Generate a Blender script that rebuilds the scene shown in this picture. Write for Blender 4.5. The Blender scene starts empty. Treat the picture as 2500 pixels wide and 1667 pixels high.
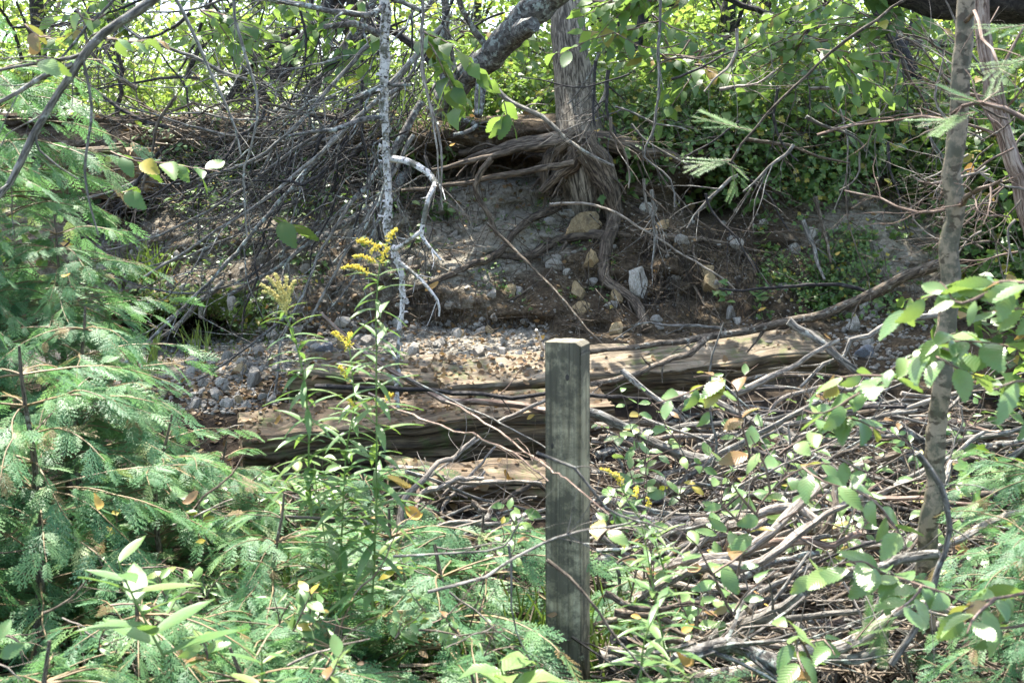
import bpy, math, random
import numpy as np
from mathutils import Vector, Matrix, noise
from mathutils.bvhtree import BVHTree

random.seed(7)
rng = np.random.default_rng(7)
SC = bpy.context.scene
COL = SC.collection

# ------------------------------------------------------------------ camera, world, sun
CAMZ, F, PITCH = 1.5, 3018.0, math.radians(7.2)
cam_d = bpy.data.cameras.new('camera'); cam = bpy.data.objects.new('camera', cam_d); COL.objects.link(cam)
cam.location = (0, 0, CAMZ); cam.rotation_euler = (math.pi/2 - PITCH, 0, 0)
cam_d.sensor_width = 23.6; cam_d.lens = F/2500*23.6; cam_d.clip_start = 0.05; cam_d.clip_end = 2000
cam_d.dof.use_dof = True; cam_d.dof.focus_distance = 6.4; cam_d.dof.aperture_fstop = 5.6
SC.camera = cam

SUN = Vector((-0.14, 0.42, 1.0)).normalized()
sun_d = bpy.data.lights.new('sun', 'SUN'); sun = bpy.data.objects.new('sun', sun_d); COL.objects.link(sun)
sun_d.energy = 4.3; sun_d.angle = math.radians(0.53); sun_d.color = (1.0, 0.95, 0.87)
sun.rotation_euler = SUN.to_track_quat('Z', 'Y').to_euler()
W = bpy.data.worlds.new("World"); SC.world = W; W.use_nodes = True
wn = W.node_tree; wn.nodes.clear()
sky = wn.nodes.new('ShaderNodeTexSky'); sky.sky_type = 'NISHITA'; sky.sun_disc = False
sky.sun_elevation = math.asin(SUN.z); sky.sun_rotation = math.atan2(SUN.x, SUN.y)
sky.air_density = 1.0; sky.dust_density = 2.5; sky.ozone_density = 1.0
bgn = wn.nodes.new('ShaderNodeBackground'); bgn.inputs[1].default_value = 0.15
wo = wn.nodes.new('ShaderNodeOutputWorld')
wn.links.new(sky.outputs[0], bgn.inputs[0]); wn.links.new(bgn.outputs[0], wo.inputs[0])
SC.view_settings.view_transform = 'Standard'; SC.view_settings.look = 'None'
SC.view_settings.exposure = 2.05; SC.view_settings.gamma = 1.0
SC.cycles.max_bounces = 7; SC.cycles.diffuse_bounces = 4; SC.cycles.glossy_bounces = 2
SC.cycles.transmission_bounces = 4; SC.cycles.sample_clamp_indirect = 6.0

FWD = Vector((0, math.cos(PITCH), -math.sin(PITCH))); UP = Vector((0, math.sin(PITCH), math.cos(PITCH)))
CAM = Vector((0, 0, CAMZ))
def ray(px, py):
    return (FWD + Vector((1, 0, 0))*((px-1250)/F) + UP*((833.5-py)/F))
def P(px, py, d):
    r = ray(px, py); return CAM + r*(d/r.y)

# ------------------------------------------------------------------ materials
def new_mat(name):
    m = bpy.data.materials.new(name); m.use_nodes = True; nt = m.node_tree
    b = nt.nodes['Principled BSDF']; return m, nt, b
def nd(nt, t, **kw):
    n = nt.nodes.new('ShaderNode'+t)
    for k, v in kw.items(): setattr(n, k, v)
    return n
def ramp(nt, src, stops, interp='LINEAR'):
    r = nd(nt, 'ValToRGB'); r.color_ramp.interpolation = interp
    el = r.color_ramp.elements
    while len(el) < len(stops): el.new(0.5)
    for e, (p, c) in zip(el, stops):
        e.position = p; e.color = (*c, 1) if len(c) == 3 else c
    nt.links.new(src, r.inputs[0]); return r.outputs[0]
def noise_tex(nt, vec, scale=(1, 1, 1), sc=1.0, detail=6, rough=0.6, dist=0.0):
    mp = nd(nt, 'Mapping'); mp.inputs['Scale'].default_value = scale
    nt.links.new(vec, mp.inputs[0])
    n = nd(nt, 'TexNoise'); n.inputs['Scale'].default_value = sc; n.inputs['Detail'].default_value = detail
    n.inputs['Roughness'].default_value = rough; n.inputs['Distortion'].default_value = dist
    nt.links.new(mp.outputs[0], n.inputs['Vector']); return n.outputs[0]
def mix(nt, fac, a, b):
    m = nd(nt, 'Mix', data_type='RGBA')
    for s, v in ((m.inputs[0], fac), (m.inputs[6], a), (m.inputs[7], b)):
        if hasattr(v, 'is_linked') or hasattr(v, 'links'): nt.links.new(v, s)
        elif isinstance(v, tuple): s.default_value = (*v, 1)
        else: s.default_value = v
    return m.outputs[2]
def bump(nt, b, h, strength=0.5, dist=0.01):
    bp = nd(nt, 'Bump'); bp.inputs['Strength'].default_value = strength; bp.inputs['Distance'].default_value = dist
    nt.links.new(h, bp.inputs['Height']); nt.links.new(bp.outputs[0], b.inputs['Normal'])

def leaf_mat(name, stops, trans=0.35, tcol=(0.25, 0.42, 0.04), rough=0.42, spec=0.45, veins=False):
    m, nt, b = new_mat(name)
    at = nd(nt, 'Attribute'); at.attribute_name = 'tint'
    oi = nd(nt, 'ObjectInfo')
    ma = nd(nt, 'Math', operation='MULTIPLY_ADD'); ma.inputs[1].default_value = 0.10; nt.links.new(oi.outputs['Random'], ma.inputs[0])
    nt.links.new(at.outputs['Fac'], ma.inputs[2])
    c = ramp(nt, ma.outputs[0], stops)
    tc = nd(nt, 'TexCoord')
    n1 = noise_tex(nt, tc.outputs['Object'], sc=70, detail=3)
    c = mix(nt, ramp(nt, n1, [(0.35, (0, 0, 0)), (0.7, (0.35,)*3)]), c, (0.16, 0.17, 0.05))
    if veins:
        w = nd(nt, 'TexWave', wave_type='BANDS', bands_direction='DIAGONAL'); w.inputs['Scale'].default_value = 5.5
        sx = nd(nt, 'SeparateXYZ'); nt.links.new(tc.outputs['UV'], sx.inputs[0])
        ab = nd(nt, 'Math', operation='ABSOLUTE'); nt.links.new(sx.outputs[0], ab.inputs[0])
        ng = nd(nt, 'Math', operation='MULTIPLY'); ng.inputs[1].default_value = -1.0; nt.links.new(ab.outputs[0], ng.inputs[0])
        cx = nd(nt, 'CombineXYZ'); nt.links.new(ng.outputs[0], cx.inputs[0]); nt.links.new(sx.outputs[1], cx.inputs[1])
        nt.links.new(cx.outputs[0], w.inputs['Vector'])
        bump(nt, b, w.outputs['Fac'], 0.25, 0.0012)
        n2 = noise_tex(nt, tc.outputs['UV'], sc=5, detail=4)
        c = mix(nt, ramp(nt, n2, [(0.66, (0, 0, 0)), (0.72, (0.7,)*3)]), c, (0.22, 0.11, 0.03))
    nt.links.new(c, b.inputs['Base Color'])
    b.inputs['Roughness'].default_value = rough; b.inputs['Specular IOR Level'].default_value = spec
    t = nd(nt, 'BsdfTranslucent')
    nt.links.new(mix(nt, 0.55, c, tcol), t.inputs['Color'])
    ms = nd(nt, 'MixShader'); ms.inputs[0].default_value = trans
    nt.links.new(b.outputs[0], ms.inputs[1]); nt.links.new(t.outputs[0], ms.inputs[2])
    nt.links.new(ms.outputs[0], nt.nodes['Material Output'].inputs[0])
    return m

def bark_mat(name, dark, mid, light, lichen=None, lich_amt=0.55, su=70, sv=14, bs=0.7, rough=0.9):
    m, nt, b = new_mat(name)
    tc = nd(nt, 'TexCoord'); oi = nd(nt, 'ObjectInfo')
    n = noise_tex(nt, tc.outputs['UV'], (su, sv, 1), 1.0, 8, 0.65, 0.6)
    c = ramp(nt, n, [(0.40, dark), (0.49, mid), (0.60, light)])
    nb = noise_tex(nt, tc.outputs['Object'], sc=3.0, detail=4)
    c = mix(nt, ramp(nt, nb, [(0.35, (0, 0, 0)), (0.7, (0.6,)*3)]), c, tuple(x*0.55 for x in mid))
    if lichen:
        nl = noise_tex(nt, tc.outputs['Object'], sc=26.0, detail=7, rough=0.7)
        c = mix(nt, ramp(nt, nl, [(lich_amt, (0, 0, 0)), (lich_amt+0.06, (0.9,)*3)]), c, lichen)
    hs = nd(nt, 'HueSaturation')
    vv = nd(nt, 'Math', operation='MULTIPLY_ADD'); vv.inputs[1].default_value = 0.5; vv.inputs[2].default_value = 0.75
    nt.links.new(oi.outputs['Random'], vv.inputs[0]); nt.links.new(vv.outputs[0], hs.inputs['Value']); nt.links.new(c, hs.inputs['Color'])
    nt.links.new(hs.outputs[0], b.inputs['Base Color'])
    b.inputs['Roughness'].default_value = rough
    bump(nt, b, n, bs, 0.012)
    return m

def birch_mat(name, white, dark, thr=0.56, su=18, sv=120):
    m, nt, b = new_mat(name)
    tc = nd(nt, 'TexCoord')
    n = noise_tex(nt, tc.outputs['UV'], (su, sv, 1), 1.0, 5, 0.6, 0.3)
    n2 = noise_tex(nt, tc.outputs['Object'], sc=14, detail=7, rough=0.7)
    n3 = noise_tex(nt, tc.outputs['Object'], sc=60, detail=4, rough=0.7)
    c = mix(nt, ramp(nt, n3, [(0.3, (0, 0, 0)), (0.7, (0.7,)*3)]), white, tuple(x*0.7 for x in white))
    c = mix(nt, ramp(nt, n, [(thr, (0, 0, 0)), (thr+0.05, (1,)*3)]), c, dark)
    c = mix(nt, ramp(nt, n2, [(thr-0.03, (0, 0, 0)), (thr+0.05, (0.9,)*3)]), c, (0.09, 0.085, 0.05))
    nt.links.new(c, b.inputs['Base Color']); b.inputs['Roughness'].default_value = 0.7
    bump(nt, b, n2, 0.6, 0.006)
    return m

def wood_mat(name, dark, mid, light, moss=0.62, su=3.0, sv=45, green=(0.09, 0.12, 0.03)):
    m, nt, b = new_mat(name)
    tc = nd(nt, 'TexCoord')
    n = noise_tex(nt, tc.outputs['UV'], (su, sv, 1), 1.0, 9, 0.7, 0.8)
    n2 = noise_tex(nt, tc.outputs['UV'], (su*0.5, sv*2.6, 1), 1.0, 6, 0.6, 0.2)
    ns = noise_tex(nt, tc.outputs['Object'], (1, 1, 1), 4.0, 6, 0.65)
    c = ramp(nt, n, [(0.33, dark), (0.48, mid), (0.66, light)])
    c = mix(nt, ramp(nt, n2, [(0.36, (0.85,)*3), (0.44, (0, 0, 0))]), c, tuple(x*0.35 for x in dark))
    c = mix(nt, ramp(nt, ns, [(0.42, (0, 0, 0)), (0.62, (0.7,)*3)]), c, tuple(x*0.42 for x in mid))
    nm = noise_tex(nt, tc.outputs['Object'], (1, 1, 1), 6.5, 8, 0.75)
    c = mix(nt, ramp(nt, nm, [(moss-0.08, (0, 0, 0)), (moss+0.04, (0.85,)*3)]), c, green)
    nt.links.new(c, b.inputs['Base Color']); b.inputs['Roughness'].default_value = 0.88
    ad = nd(nt, 'Math', operation='ADD'); nt.links.new(n, ad.inputs[0]); nt.links.new(n2, ad.inputs[1])
    bump(nt, b, ad.outputs[0], 0.8, 0.008)
    return m

def plain_mat(name, c1, c2, sc=20, rough=0.8, trans=0.0, bs=0.3):
    m, nt, b = new_mat(name)
    tc = nd(nt, 'TexCoord'); n = noise_tex(nt, tc.outputs['Object'], sc=sc, detail=6, rough=0.7)
    c = ramp(nt, n, [(0.35, c1), (0.65, c2)])
    nt.links.new(c, b.inputs['Base Color']); b.inputs['Roughness'].default_value = rough
    bump(nt, b, n, bs, 0.01)
    return m

def stone_mat(name, c1, c2, c3):
    m, nt, b = new_mat(name)
    tc = nd(nt, 'TexCoord'); oi = nd(nt, 'ObjectInfo')
    n = noise_tex(nt, tc.outputs['Object'], sc=14, detail=8, rough=0.7)
    at = nd(nt, 'Attribute'); at.attribute_name = 'tint'
    c = ramp(nt, n, [(0.3, c1), (0.52, c2), (0.7, c3)])
    nd2 = noise_tex(nt, tc.outputs['Object'], sc=1.6, detail=7, rough=0.75)
    c = mix(nt, ramp(nt, nd2, [(0.50, (0, 0, 0)), (0.64, (0.7,)*3)]), c, (0.10, 0.075, 0.048))
    hs = nd(nt, 'HueSaturation')
    a = nd(nt, 'Math', operation='ADD'); nt.links.new(oi.outputs['Random'], a.inputs[0]); nt.links.new(at.outputs['Fac'], a.inputs[1])
    vv = nd(nt, 'Math', operation='MULTIPLY_ADD'); vv.inputs[1].default_value = 0.45; vv.inputs[2].default_value = 0.6
    nt.links.new(a.outputs[0], vv.inputs[0]); nt.links.new(vv.outputs[0], hs.inputs['Value']); nt.links.new(c, hs.inputs['Color'])
    nt.links.new(hs.outputs[0], b.inputs['Base Color']); b.inputs['Roughness'].default_value = 0.9
    bump(nt, b, n, 0.6, 0.012)
    return m

def ground_mat():
    m, nt, b = new_mat('ground')
    geo = nd(nt, 'NewGeometry'); pos = geo.outputs['Position']
    a1 = nd(nt, 'Attribute'); a1.attribute_name = 'chalk'
    a2 = nd(nt, 'Attribute'); a2.attribute_name = 'moss'
    big = noise_tex(nt, pos, sc=2.2, detail=6, rough=0.65)
    fine = noise_tex(nt, pos, sc=42, detail=7, rough=0.75)
    mid = noise_tex(nt, pos, sc=11, detail=6, rough=0.7)
    soil = ramp(nt, fine, [(0.32, (0.035, 0.025, 0.016)), (0.5, (0.115, 0.085, 0.053)), (0.68, (0.28, 0.22, 0.145))])
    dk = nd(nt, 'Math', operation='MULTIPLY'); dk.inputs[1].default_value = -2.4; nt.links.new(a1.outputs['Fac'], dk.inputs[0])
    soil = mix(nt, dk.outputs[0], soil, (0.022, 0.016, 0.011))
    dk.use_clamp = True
    soil = mix(nt, ramp(nt, big, [(0.4, (0, 0, 0)), (0.65, (0.8,)*3)]), soil, (0.05, 0.036, 0.025))
    chalk = ramp(nt, fine, [(0.3, (0.13, 0.105, 0.075)), (0.5, (0.31, 0.275, 0.21)), (0.7, (0.54, 0.50, 0.41))])
    vor = nd(nt, 'TexVoronoi'); vor.inputs['Scale'].default_value = 34; nt.links.new(pos, vor.inputs['Vector'])
    chalk = mix(nt, ramp(nt, vor.outputs['Distance'], [(0.25, (0.45,)*3), (0.5, (0, 0, 0))]), chalk, (0.42, 0.39, 0.32))
    ad = nd(nt, 'Math', operation='MULTIPLY_ADD'); ad.inputs[1].default_value = 1.3; nt.links.new(a1.outputs['Fac'], ad.inputs[0])
    sb = nd(nt, 'Math', operation='SUBTRACT'); nt.links.new(mid, sb.inputs[0]); sb.inputs[1].default_value = 0.75
    nt.links.new(sb.outputs[0], ad.inputs[2])
    c = mix(nt, ramp(nt, ad.outputs[0], [(0.2, (0, 0, 0)), (0.5, (1, 1, 1))]), soil, chalk)
    am = nd(nt, 'Math', operation='MULTIPLY_ADD'); am.inputs[1].default_value = 1.2; nt.links.new(a2.outputs['Fac'], am.inputs[0]); nt.links.new(sb.outputs[0], am.inputs[2])
    mosscol = ramp(nt, fine, [(0.35, (0.03, 0.05, 0.008)), (0.65, (0.13, 0.19, 0.03))])
    c = mix(nt, ramp(nt, am.outputs[0], [(0.3, (0, 0, 0)), (0.5, (0.95,)*3)]), c, mosscol)
    nt.links.new(c, b.inputs['Base Color']); b.inputs['Roughness'].default_value = 0.95
    b.inputs['Specular IOR Level'].default_value = 0.15
    av = nd(nt, 'Math', operation='ADD'); nt.links.new(fine, av.inputs[0]); nt.links.new(mid, av.inputs[1])
    bump(nt, b, av.outputs[0], 0.9, 0.03)
    return m

M = {}
M['ground'] = ground_mat()
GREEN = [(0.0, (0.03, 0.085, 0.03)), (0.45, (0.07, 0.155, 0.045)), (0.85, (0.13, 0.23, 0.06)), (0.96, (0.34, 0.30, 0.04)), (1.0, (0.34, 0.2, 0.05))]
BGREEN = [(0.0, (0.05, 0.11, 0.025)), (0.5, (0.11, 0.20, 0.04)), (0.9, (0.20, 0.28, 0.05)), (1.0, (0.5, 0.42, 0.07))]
CEDAR = [(0.0, (0.03, 0.11, 0.05)), (0.45, (0.085, 0.225, 0.105)), (0.86, (0.19, 0.34, 0.13)), (0.95, (0.28, 0.34, 0.13)), (1.0, (0.26, 0.17, 0.08))]
M['leaf'] = leaf_mat('green_leaf', GREEN, 0.45, (0.34, 0.52, 0.08))
M['bgleaf'] = leaf_mat('sunlit_leaf', BGREEN, 0.5, (0.42, 0.62, 0.10))  # lighter leaf copy: background sunlight is put into the colour
M['cedar'] = leaf_mat('cedar_scale_leaf', CEDAR, 0.38, (0.26, 0.52, 0.16), rough=0.5, spec=0.38)
M['elm'] = leaf_mat('serrated_leaf', [(0.0, (0.08, 0.17, 0.06)), (0.5, (0.14, 0.26, 0.085)), (0.85, (0.22, 0.33, 0.10)), (0.93, (0.42, 0.36, 0.07)), (1.0, (0.27, 0.14, 0.06))], 0.3, (0.35, 0.5, 0.07), 0.33, 0.6, True)
M['ivy'] = leaf_mat('vine_leaf', [(0.0, (0.05, 0.12, 0.04)), (0.6, (0.11, 0.22, 0.06)), (0.95, (0.18, 0.28, 0.07)), (1.0, (0.4, 0.32, 0.05))], 0.3, rough=0.4)
M['rod'] = leaf_mat('goldenrod_leaf', [(0.0, (0.05, 0.13, 0.04)), (0.6, (0.10, 0.21, 0.06)), (1.0, (0.20, 0.26, 0.06))], 0.3, (0.3, 0.5, 0.08))
M['litter'] = leaf_mat('dry_leaf', [(0.0, (0.07, 0.04, 0.025)), (0.4, (0.16, 0.09, 0.05)), (0.7, (0.32, 0.19, 0.09)), (0.85, (0.5, 0.28, 0.06)), (1.0, (0.6, 0.42, 0.10))], 0.2, (0.5, 0.3, 0.1), 0.6, 0.3)
M['fir'] = leaf_mat('fir_needle', [(0.0, (0.05, 0.15, 0.04)), (1.0, (0.16, 0.28, 0.08))], 0.25, (0.3, 0.5, 0.1), 0.4, 0.5)
M['grass'] = leaf_mat('grass_blade', [(0.0, (0.06, 0.14, 0.03)), (1.0, (0.22, 0.28, 0.07))], 0.3)
M['bark'] = bark_mat('furrowed_bark', (0.04, 0.032, 0.023), (0.18, 0.15, 0.108), (0.44, 0.38, 0.29), None, su=85, sv=12, bs=1.0)
M['lichbark'] = bark_mat('lichened_bark', (0.03, 0.026, 0.022), (0.12, 0.11, 0.095), (0.27, 0.25, 0.22), (0.36, 0.40, 0.35), 0.53, su=40, sv=30)
M['darkbark'] = bark_mat('dark_bark', (0.012, 0.010, 0.010), (0.035, 0.03, 0.028), (0.09, 0.08, 0.07), (0.2, 0.21, 0.19), 0.63, su=50, sv=30)
M['greybark'] = bark_mat('grey_dead_bark', (0.045, 0.04, 0.033), (0.17, 0.155, 0.13), (0.37, 0.345, 0.295), (0.40, 0.42, 0.37), 0.57, su=90, sv=22)
M['palebark'] = bark_mat('bleached_twig_bark', (0.09, 0.07, 0.055), (0.27, 0.23, 0.185), (0.50, 0.45, 0.38), (0.05, 0.04, 0.03), 0.6, su=120, sv=24)
M['brownbark'] = bark_mat('brown_stick_bark', (0.025, 0.018, 0.012), (0.11, 0.083, 0.056), (0.27, 0.22, 0.16), (0.36, 0.35, 0.29), 0.58, su=90, sv=26)
M['redbark'] = bark_mat('reddish_bark', (0.06, 0.035, 0.025), (0.22, 0.15, 0.11), (0.45, 0.36, 0.29), None, su=60, sv=10)
M['root'] = bark_mat('root_bark', (0.025, 0.018, 0.013), (0.11, 0.082, 0.056), (0.27, 0.215, 0.155), (0.05, 0.04, 0.03), 0.6, su=60, sv=14)
M['birch'] = birch_mat('grey_birch_bark', (0.30, 0.235, 0.15), (0.07, 0.05, 0.026), 0.50, 22, 34)
M['deadbirch'] = birch_mat('peeling_white_bark', (0.66, 0.62, 0.56), (0.05, 0.035, 0.028), 0.54, 30, 60)
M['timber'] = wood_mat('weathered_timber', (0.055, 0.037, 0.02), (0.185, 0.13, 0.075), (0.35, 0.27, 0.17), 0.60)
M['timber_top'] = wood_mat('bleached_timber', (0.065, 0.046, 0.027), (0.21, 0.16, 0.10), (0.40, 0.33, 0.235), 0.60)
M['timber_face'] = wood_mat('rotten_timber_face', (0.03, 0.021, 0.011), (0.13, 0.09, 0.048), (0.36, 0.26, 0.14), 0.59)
M['endgrain'] = plain_mat('cut_end', (0.16, 0.10, 0.05), (0.34, 0.24, 0.13), 30)
M['knot'] = plain_mat('knot', (0.02, 0.016, 0.012), (0.06, 0.05, 0.04), 40)
M['post'] = wood_mat('weathered_post_wood', (0.16, 0.13, 0.075), (0.42, 0.36, 0.225), (0.64, 0.57, 0.39), 0.50, 2.0, 38, (0.06, 0.055, 0.038))
M['gravel'] = stone_mat('gravel_stone', (0.12, 0.10, 0.075), (0.30, 0.27, 0.22), (0.52, 0.49, 0.43))
M['stone'] = stone_mat('limestone', (0.17, 0.145, 0.11), (0.42, 0.385, 0.32), (0.64, 0.61, 0.55))
M['ochre'] = stone_mat('ochre_sandstone', (0.2, 0.13, 0.06), (0.42, 0.31, 0.16), (0.56, 0.45, 0.27))
M['bluestone'] = stone_mat('blue_grey_stone', (0.13, 0.14, 0.16), (0.25, 0.27, 0.30), (0.4, 0.42, 0.45))
M['flower'] = plain_mat('yellow_florets', (0.68, 0.50, 0.03), (0.85, 0.72, 0.10), 60, 0.7)
M['paleflower'] = plain_mat('faded_florets', (0.50, 0.42, 0.12), (0.68, 0.60, 0.22), 60, 0.7)
M['stem'] = plain_mat('green_stem', (0.10, 0.17, 0.04), (0.2, 0.28, 0.07), 20, 0.6)
M['yellowstem'] = plain_mat('cedar_twig', (0.10, 0.07, 0.035), (0.26, 0.18, 0.08), 20, 0.6)
M['moss'] = plain_mat('moss', (0.03, 0.05, 0.008), (0.14, 0.20, 0.03), 60, 0.95, bs=1.0)

# ------------------------------------------------------------------ mesh builder
class MB:
    def __init__(s): s.v = []; s.f = []; s.t = []; s.uv = []; s.mi = []; s.n = 0
    def add(s, V, Fs, tint=0.0, uv=None, mi=0):
        V = np.asarray(V, dtype=np.float32); n = len(V)
        if n == 0: return
        s.v.append(V)
        for Fa in (Fs if isinstance(Fs, list) and isinstance(Fs[0], np.ndarray) and Fs[0].ndim == 2 else [Fs]):
            Fa = np.asarray(Fa, dtype=np.int32)
            s.f.append(Fa + s.n); s.mi.append(np.full(len(Fa), mi, dtype=np.int32))
        s.t.append(np.full(n, tint, dtype=np.float32) if np.isscalar(tint) else np.asarray(tint, dtype=np.float32))
        s.uv.append(np.zeros((n, 2), dtype=np.float32) if uv is None else np.asarray(uv, dtype=np.float32))
        s.n += n
    def mesh(s, name, mats, origin=(0, 0, 0), smooth=True):
        me = bpy.data.meshes.new(name)
        V = np.concatenate(s.v) - np.array(origin, dtype=np.float32)
        T = np.concatenate(s.t); UV = np.concatenate(s.uv)
        loops = np.concatenate([f.ravel() for f in s.f])
        tot = np.concatenate([np.full(len(f), f.shape[1], dtype=np.int32) for f in s.f])
        start = np.concatenate([[0], np.cumsum(tot)[:-1]]).astype(np.int32)
        me.vertices.add(len(V)); me.vertices.foreach_set('co', V.ravel())
        me.loops.add(len(loops)); me.loops.foreach_set('vertex_index', loops.astype(np.int32))
        me.polygons.add(len(tot)); me.polygons.foreach_set('loop_start', start); me.polygons.foreach_set('loop_total', tot)
        me.polygons.foreach_set('material_index', np.concatenate(s.mi))
        me.polygons.foreach_set('use_smooth', np.full(len(tot), smooth))
        a = me.attributes.new('tint', 'FLOAT', 'POINT'); a.data.foreach_set('value', T)
        ul = me.uv_layers.new(name='UVMap'); ul.data.foreach_set('uv', UV[loops].ravel())
        for m in (mats if isinstance(mats, (list, tuple)) else [mats]): me.materials.append(M[m])
        me.update(calc_edges=True); me.validate()
        return me
    def obj(s, name, mats, parent=None, origin=(0, 0, 0), smooth=True):
        o = bpy.data.objects.new(name, s.mesh(name, mats, origin, smooth)); COL.objects.link(o)
        if parent is not None:
            o.parent = parent
            o.location = Vector(origin) - parent.location
        else: o.location = origin
        return o

def tag(o, label=None, cat=None, group=None, kind=None):
    if label: o['label'] = label
    if cat: o['category'] = cat
    if group: o['group'] = group
    if kind: o['kind'] = kind
    return o
def empty(name, loc, label, cat, group=None):
    o = bpy.data.objects.new(name, None); COL.objects.link(o); o.location = loc; o.empty_display_size = 0.1
    return tag(o, label, cat, group)

def smooth_path(pts, step=0.05, jit=0.0):
    P_ = [Vector(p) for p in pts]
    if len(P_) == 2: P_ = [P_[0], (P_[0]+P_[1])/2, P_[1]]
    Q = [P_[0]*2-P_[1]] + P_ + [P_[-1]*2-P_[-2]]
    out = []
    for i in range(1, len(Q)-2):
        p0, p1, p2, p3 = Q[i-1], Q[i], Q[i+1], Q[i+2]
        n = max(2, min(40, int((p2-p1).length/step)))
        for k in range(n):
            t = k/n
            out.append(0.5*((2*p1)+(p2-p0)*t+(2*p0-5*p1+4*p2-p3)*t*t+(3*p1-p0-3*p2+p3)*t**3))
    out.append(P_[-1])
    if jit > 0:
        for i in range(1, len(out)): out[i] = out[i] + noise.noise_vector(out[i]*9.0)*jit + noise.noise_vector(out[i]*31.0)*jit*0.35
    return out

def tube(mb, path, r0, r1, sides=7, rough=0.12, tint=0.0, cap=True, prof=None, mi=0, v0=0.0):
    n = len(path)
    A = np.array([tuple(p) for p in path]); T = np.gradient(A, axis=0)
    T /= np.linalg.norm(T, axis=1)[:, None]+1e-9
    ref = np.array([0.3, 0.2, 0.93]) if abs(T[0][2]) < 0.9 else np.array([1.0, 0, 0])
    U = np.zeros_like(A); u = np.cross(T[0], ref); u /= np.linalg.norm(u)
    for i in range(n):
        u = u - T[i]*np.dot(u, T[i]); u /= np.linalg.norm(u)+1e-9; U[i] = u
    Wv = np.cross(T, U)
    t = np.linspace(0, 1, n); R = r0+(r1-r0)*t
    if prof is not None: R = R*np.array([prof(x) for x in t])
    L = np.concatenate([[0], np.cumsum(np.linalg.norm(np.diff(A, axis=0), axis=1))])+v0
    ang = np.linspace(0, 2*math.pi, sides+1)
    k = rng.normal(0, 1, (n, sides+1)); k[:, -1] = k[:, 0]
    if n > 2: k[1:-1] = (k[:-2]+k[1:-1]*2+k[2:])/3
    RR = R[:, None]*(1+rough*k)
    V = A[:, None, :] + RR[:, :, None]*(np.cos(ang)[None, :, None]*U[:, None, :]+np.sin(ang)[None, :, None]*Wv[:, None, :])
    uv = np.stack([np.broadcast_to(ang[None, :]/(2*math.pi)*(2*math.pi*max(r0, 0.004)), (n, sides+1)), np.broadcast_to(L[:, None], (n, sides+1))], -1)
    s1 = sides+1
    i, j = np.meshgrid(np.arange(n-1), np.arange(sides), indexing='ij')
    q = np.stack([i*s1+j, i*s1+j+1, (i+1)*s1+j+1, (i+1)*s1+j], -1).reshape(-1, 4)
    mb.add(V.reshape(-1, 3), q, tint, uv.reshape(-1, 2), mi)
    if cap:
        for row, c in ((0, A[0]), (n-1, A[-1])):
            ring = V[row][:-1]; m = len(ring)
            vv = np.vstack([ring, c[None]]); idx = np.arange(m)
            tri = np.stack([idx, (idx+1) % m, np.full(m, m)], -1)
            if row == 0: tri = tri[:, ::-1]
            mb.add(vv, tri, tint, np.vstack([uv[row][:-1], uv[row][:1]]), mi)

def rvec(s=1.0): return Vector((random.gauss(0, s), random.gauss(0, s), random.gauss(0, s)))
def twigs(mb, path, r, n, length, depth=1, grav=-0.15, lo=0.25, mi=0, bend=None):
    for _ in range(n):
        i = int(random.uniform(lo, 0.97)*(len(path)-1)); p = path[i]
        t = (path[min(i+1, len(path)-1)]-path[max(i-1, 0)]).normalized()
        side = t.cross(rvec()).normalized(); a = math.radians(random.uniform(28, 65))
        d = (t*math.cos(a)+side*math.sin(a)).normalized()
        L = length*random.uniform(0.4, 1.25); q = [p]; cur = p.copy()
        for k in range(4):
            d = (d+rvec(0.16)+Vector((0, 0, grav))*0.3).normalized(); cur = cur+d*(L/4); q.append(cur)
        rr = r*random.uniform(0.25, 0.5)*(1-0.5*i/len(path))
        sp = smooth_path(q, max(0.03, L/7), 0.004)
        tube(mb, sp, rr, rr*0.35, 5, 0.15, cap=False, mi=mi)
        if depth > 1: twigs(mb, sp, rr, random.randint(1, 3), L*0.5, depth-1, grav, 0.3, mi)

def branch(name, pts, r0, r1, mat, label=None, cat='branch', group=None, parent=None, tw=0, tl=0.25, td=1, sides=7, jit=0.012, rough=0.12, mb_extra=None, prof=None, step=0.05):
    """pts: list of (px, py, depth) marking the thing's course in the place"""
    W_ = [P(*p) if not isinstance(p, Vector) else p for p in pts]
    path = smooth_path(W_, step, jit)
    mb = MB(); tube(mb, path, r0, r1, sides, rough, prof=prof)
    if tw: twigs(mb, path, r0, tw, tl, td)
    o = mb.obj(name, mat, parent, W_[0] if parent is None else parent.location)
    if parent is None: tag(o, label, cat, group)
    return o, path

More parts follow.
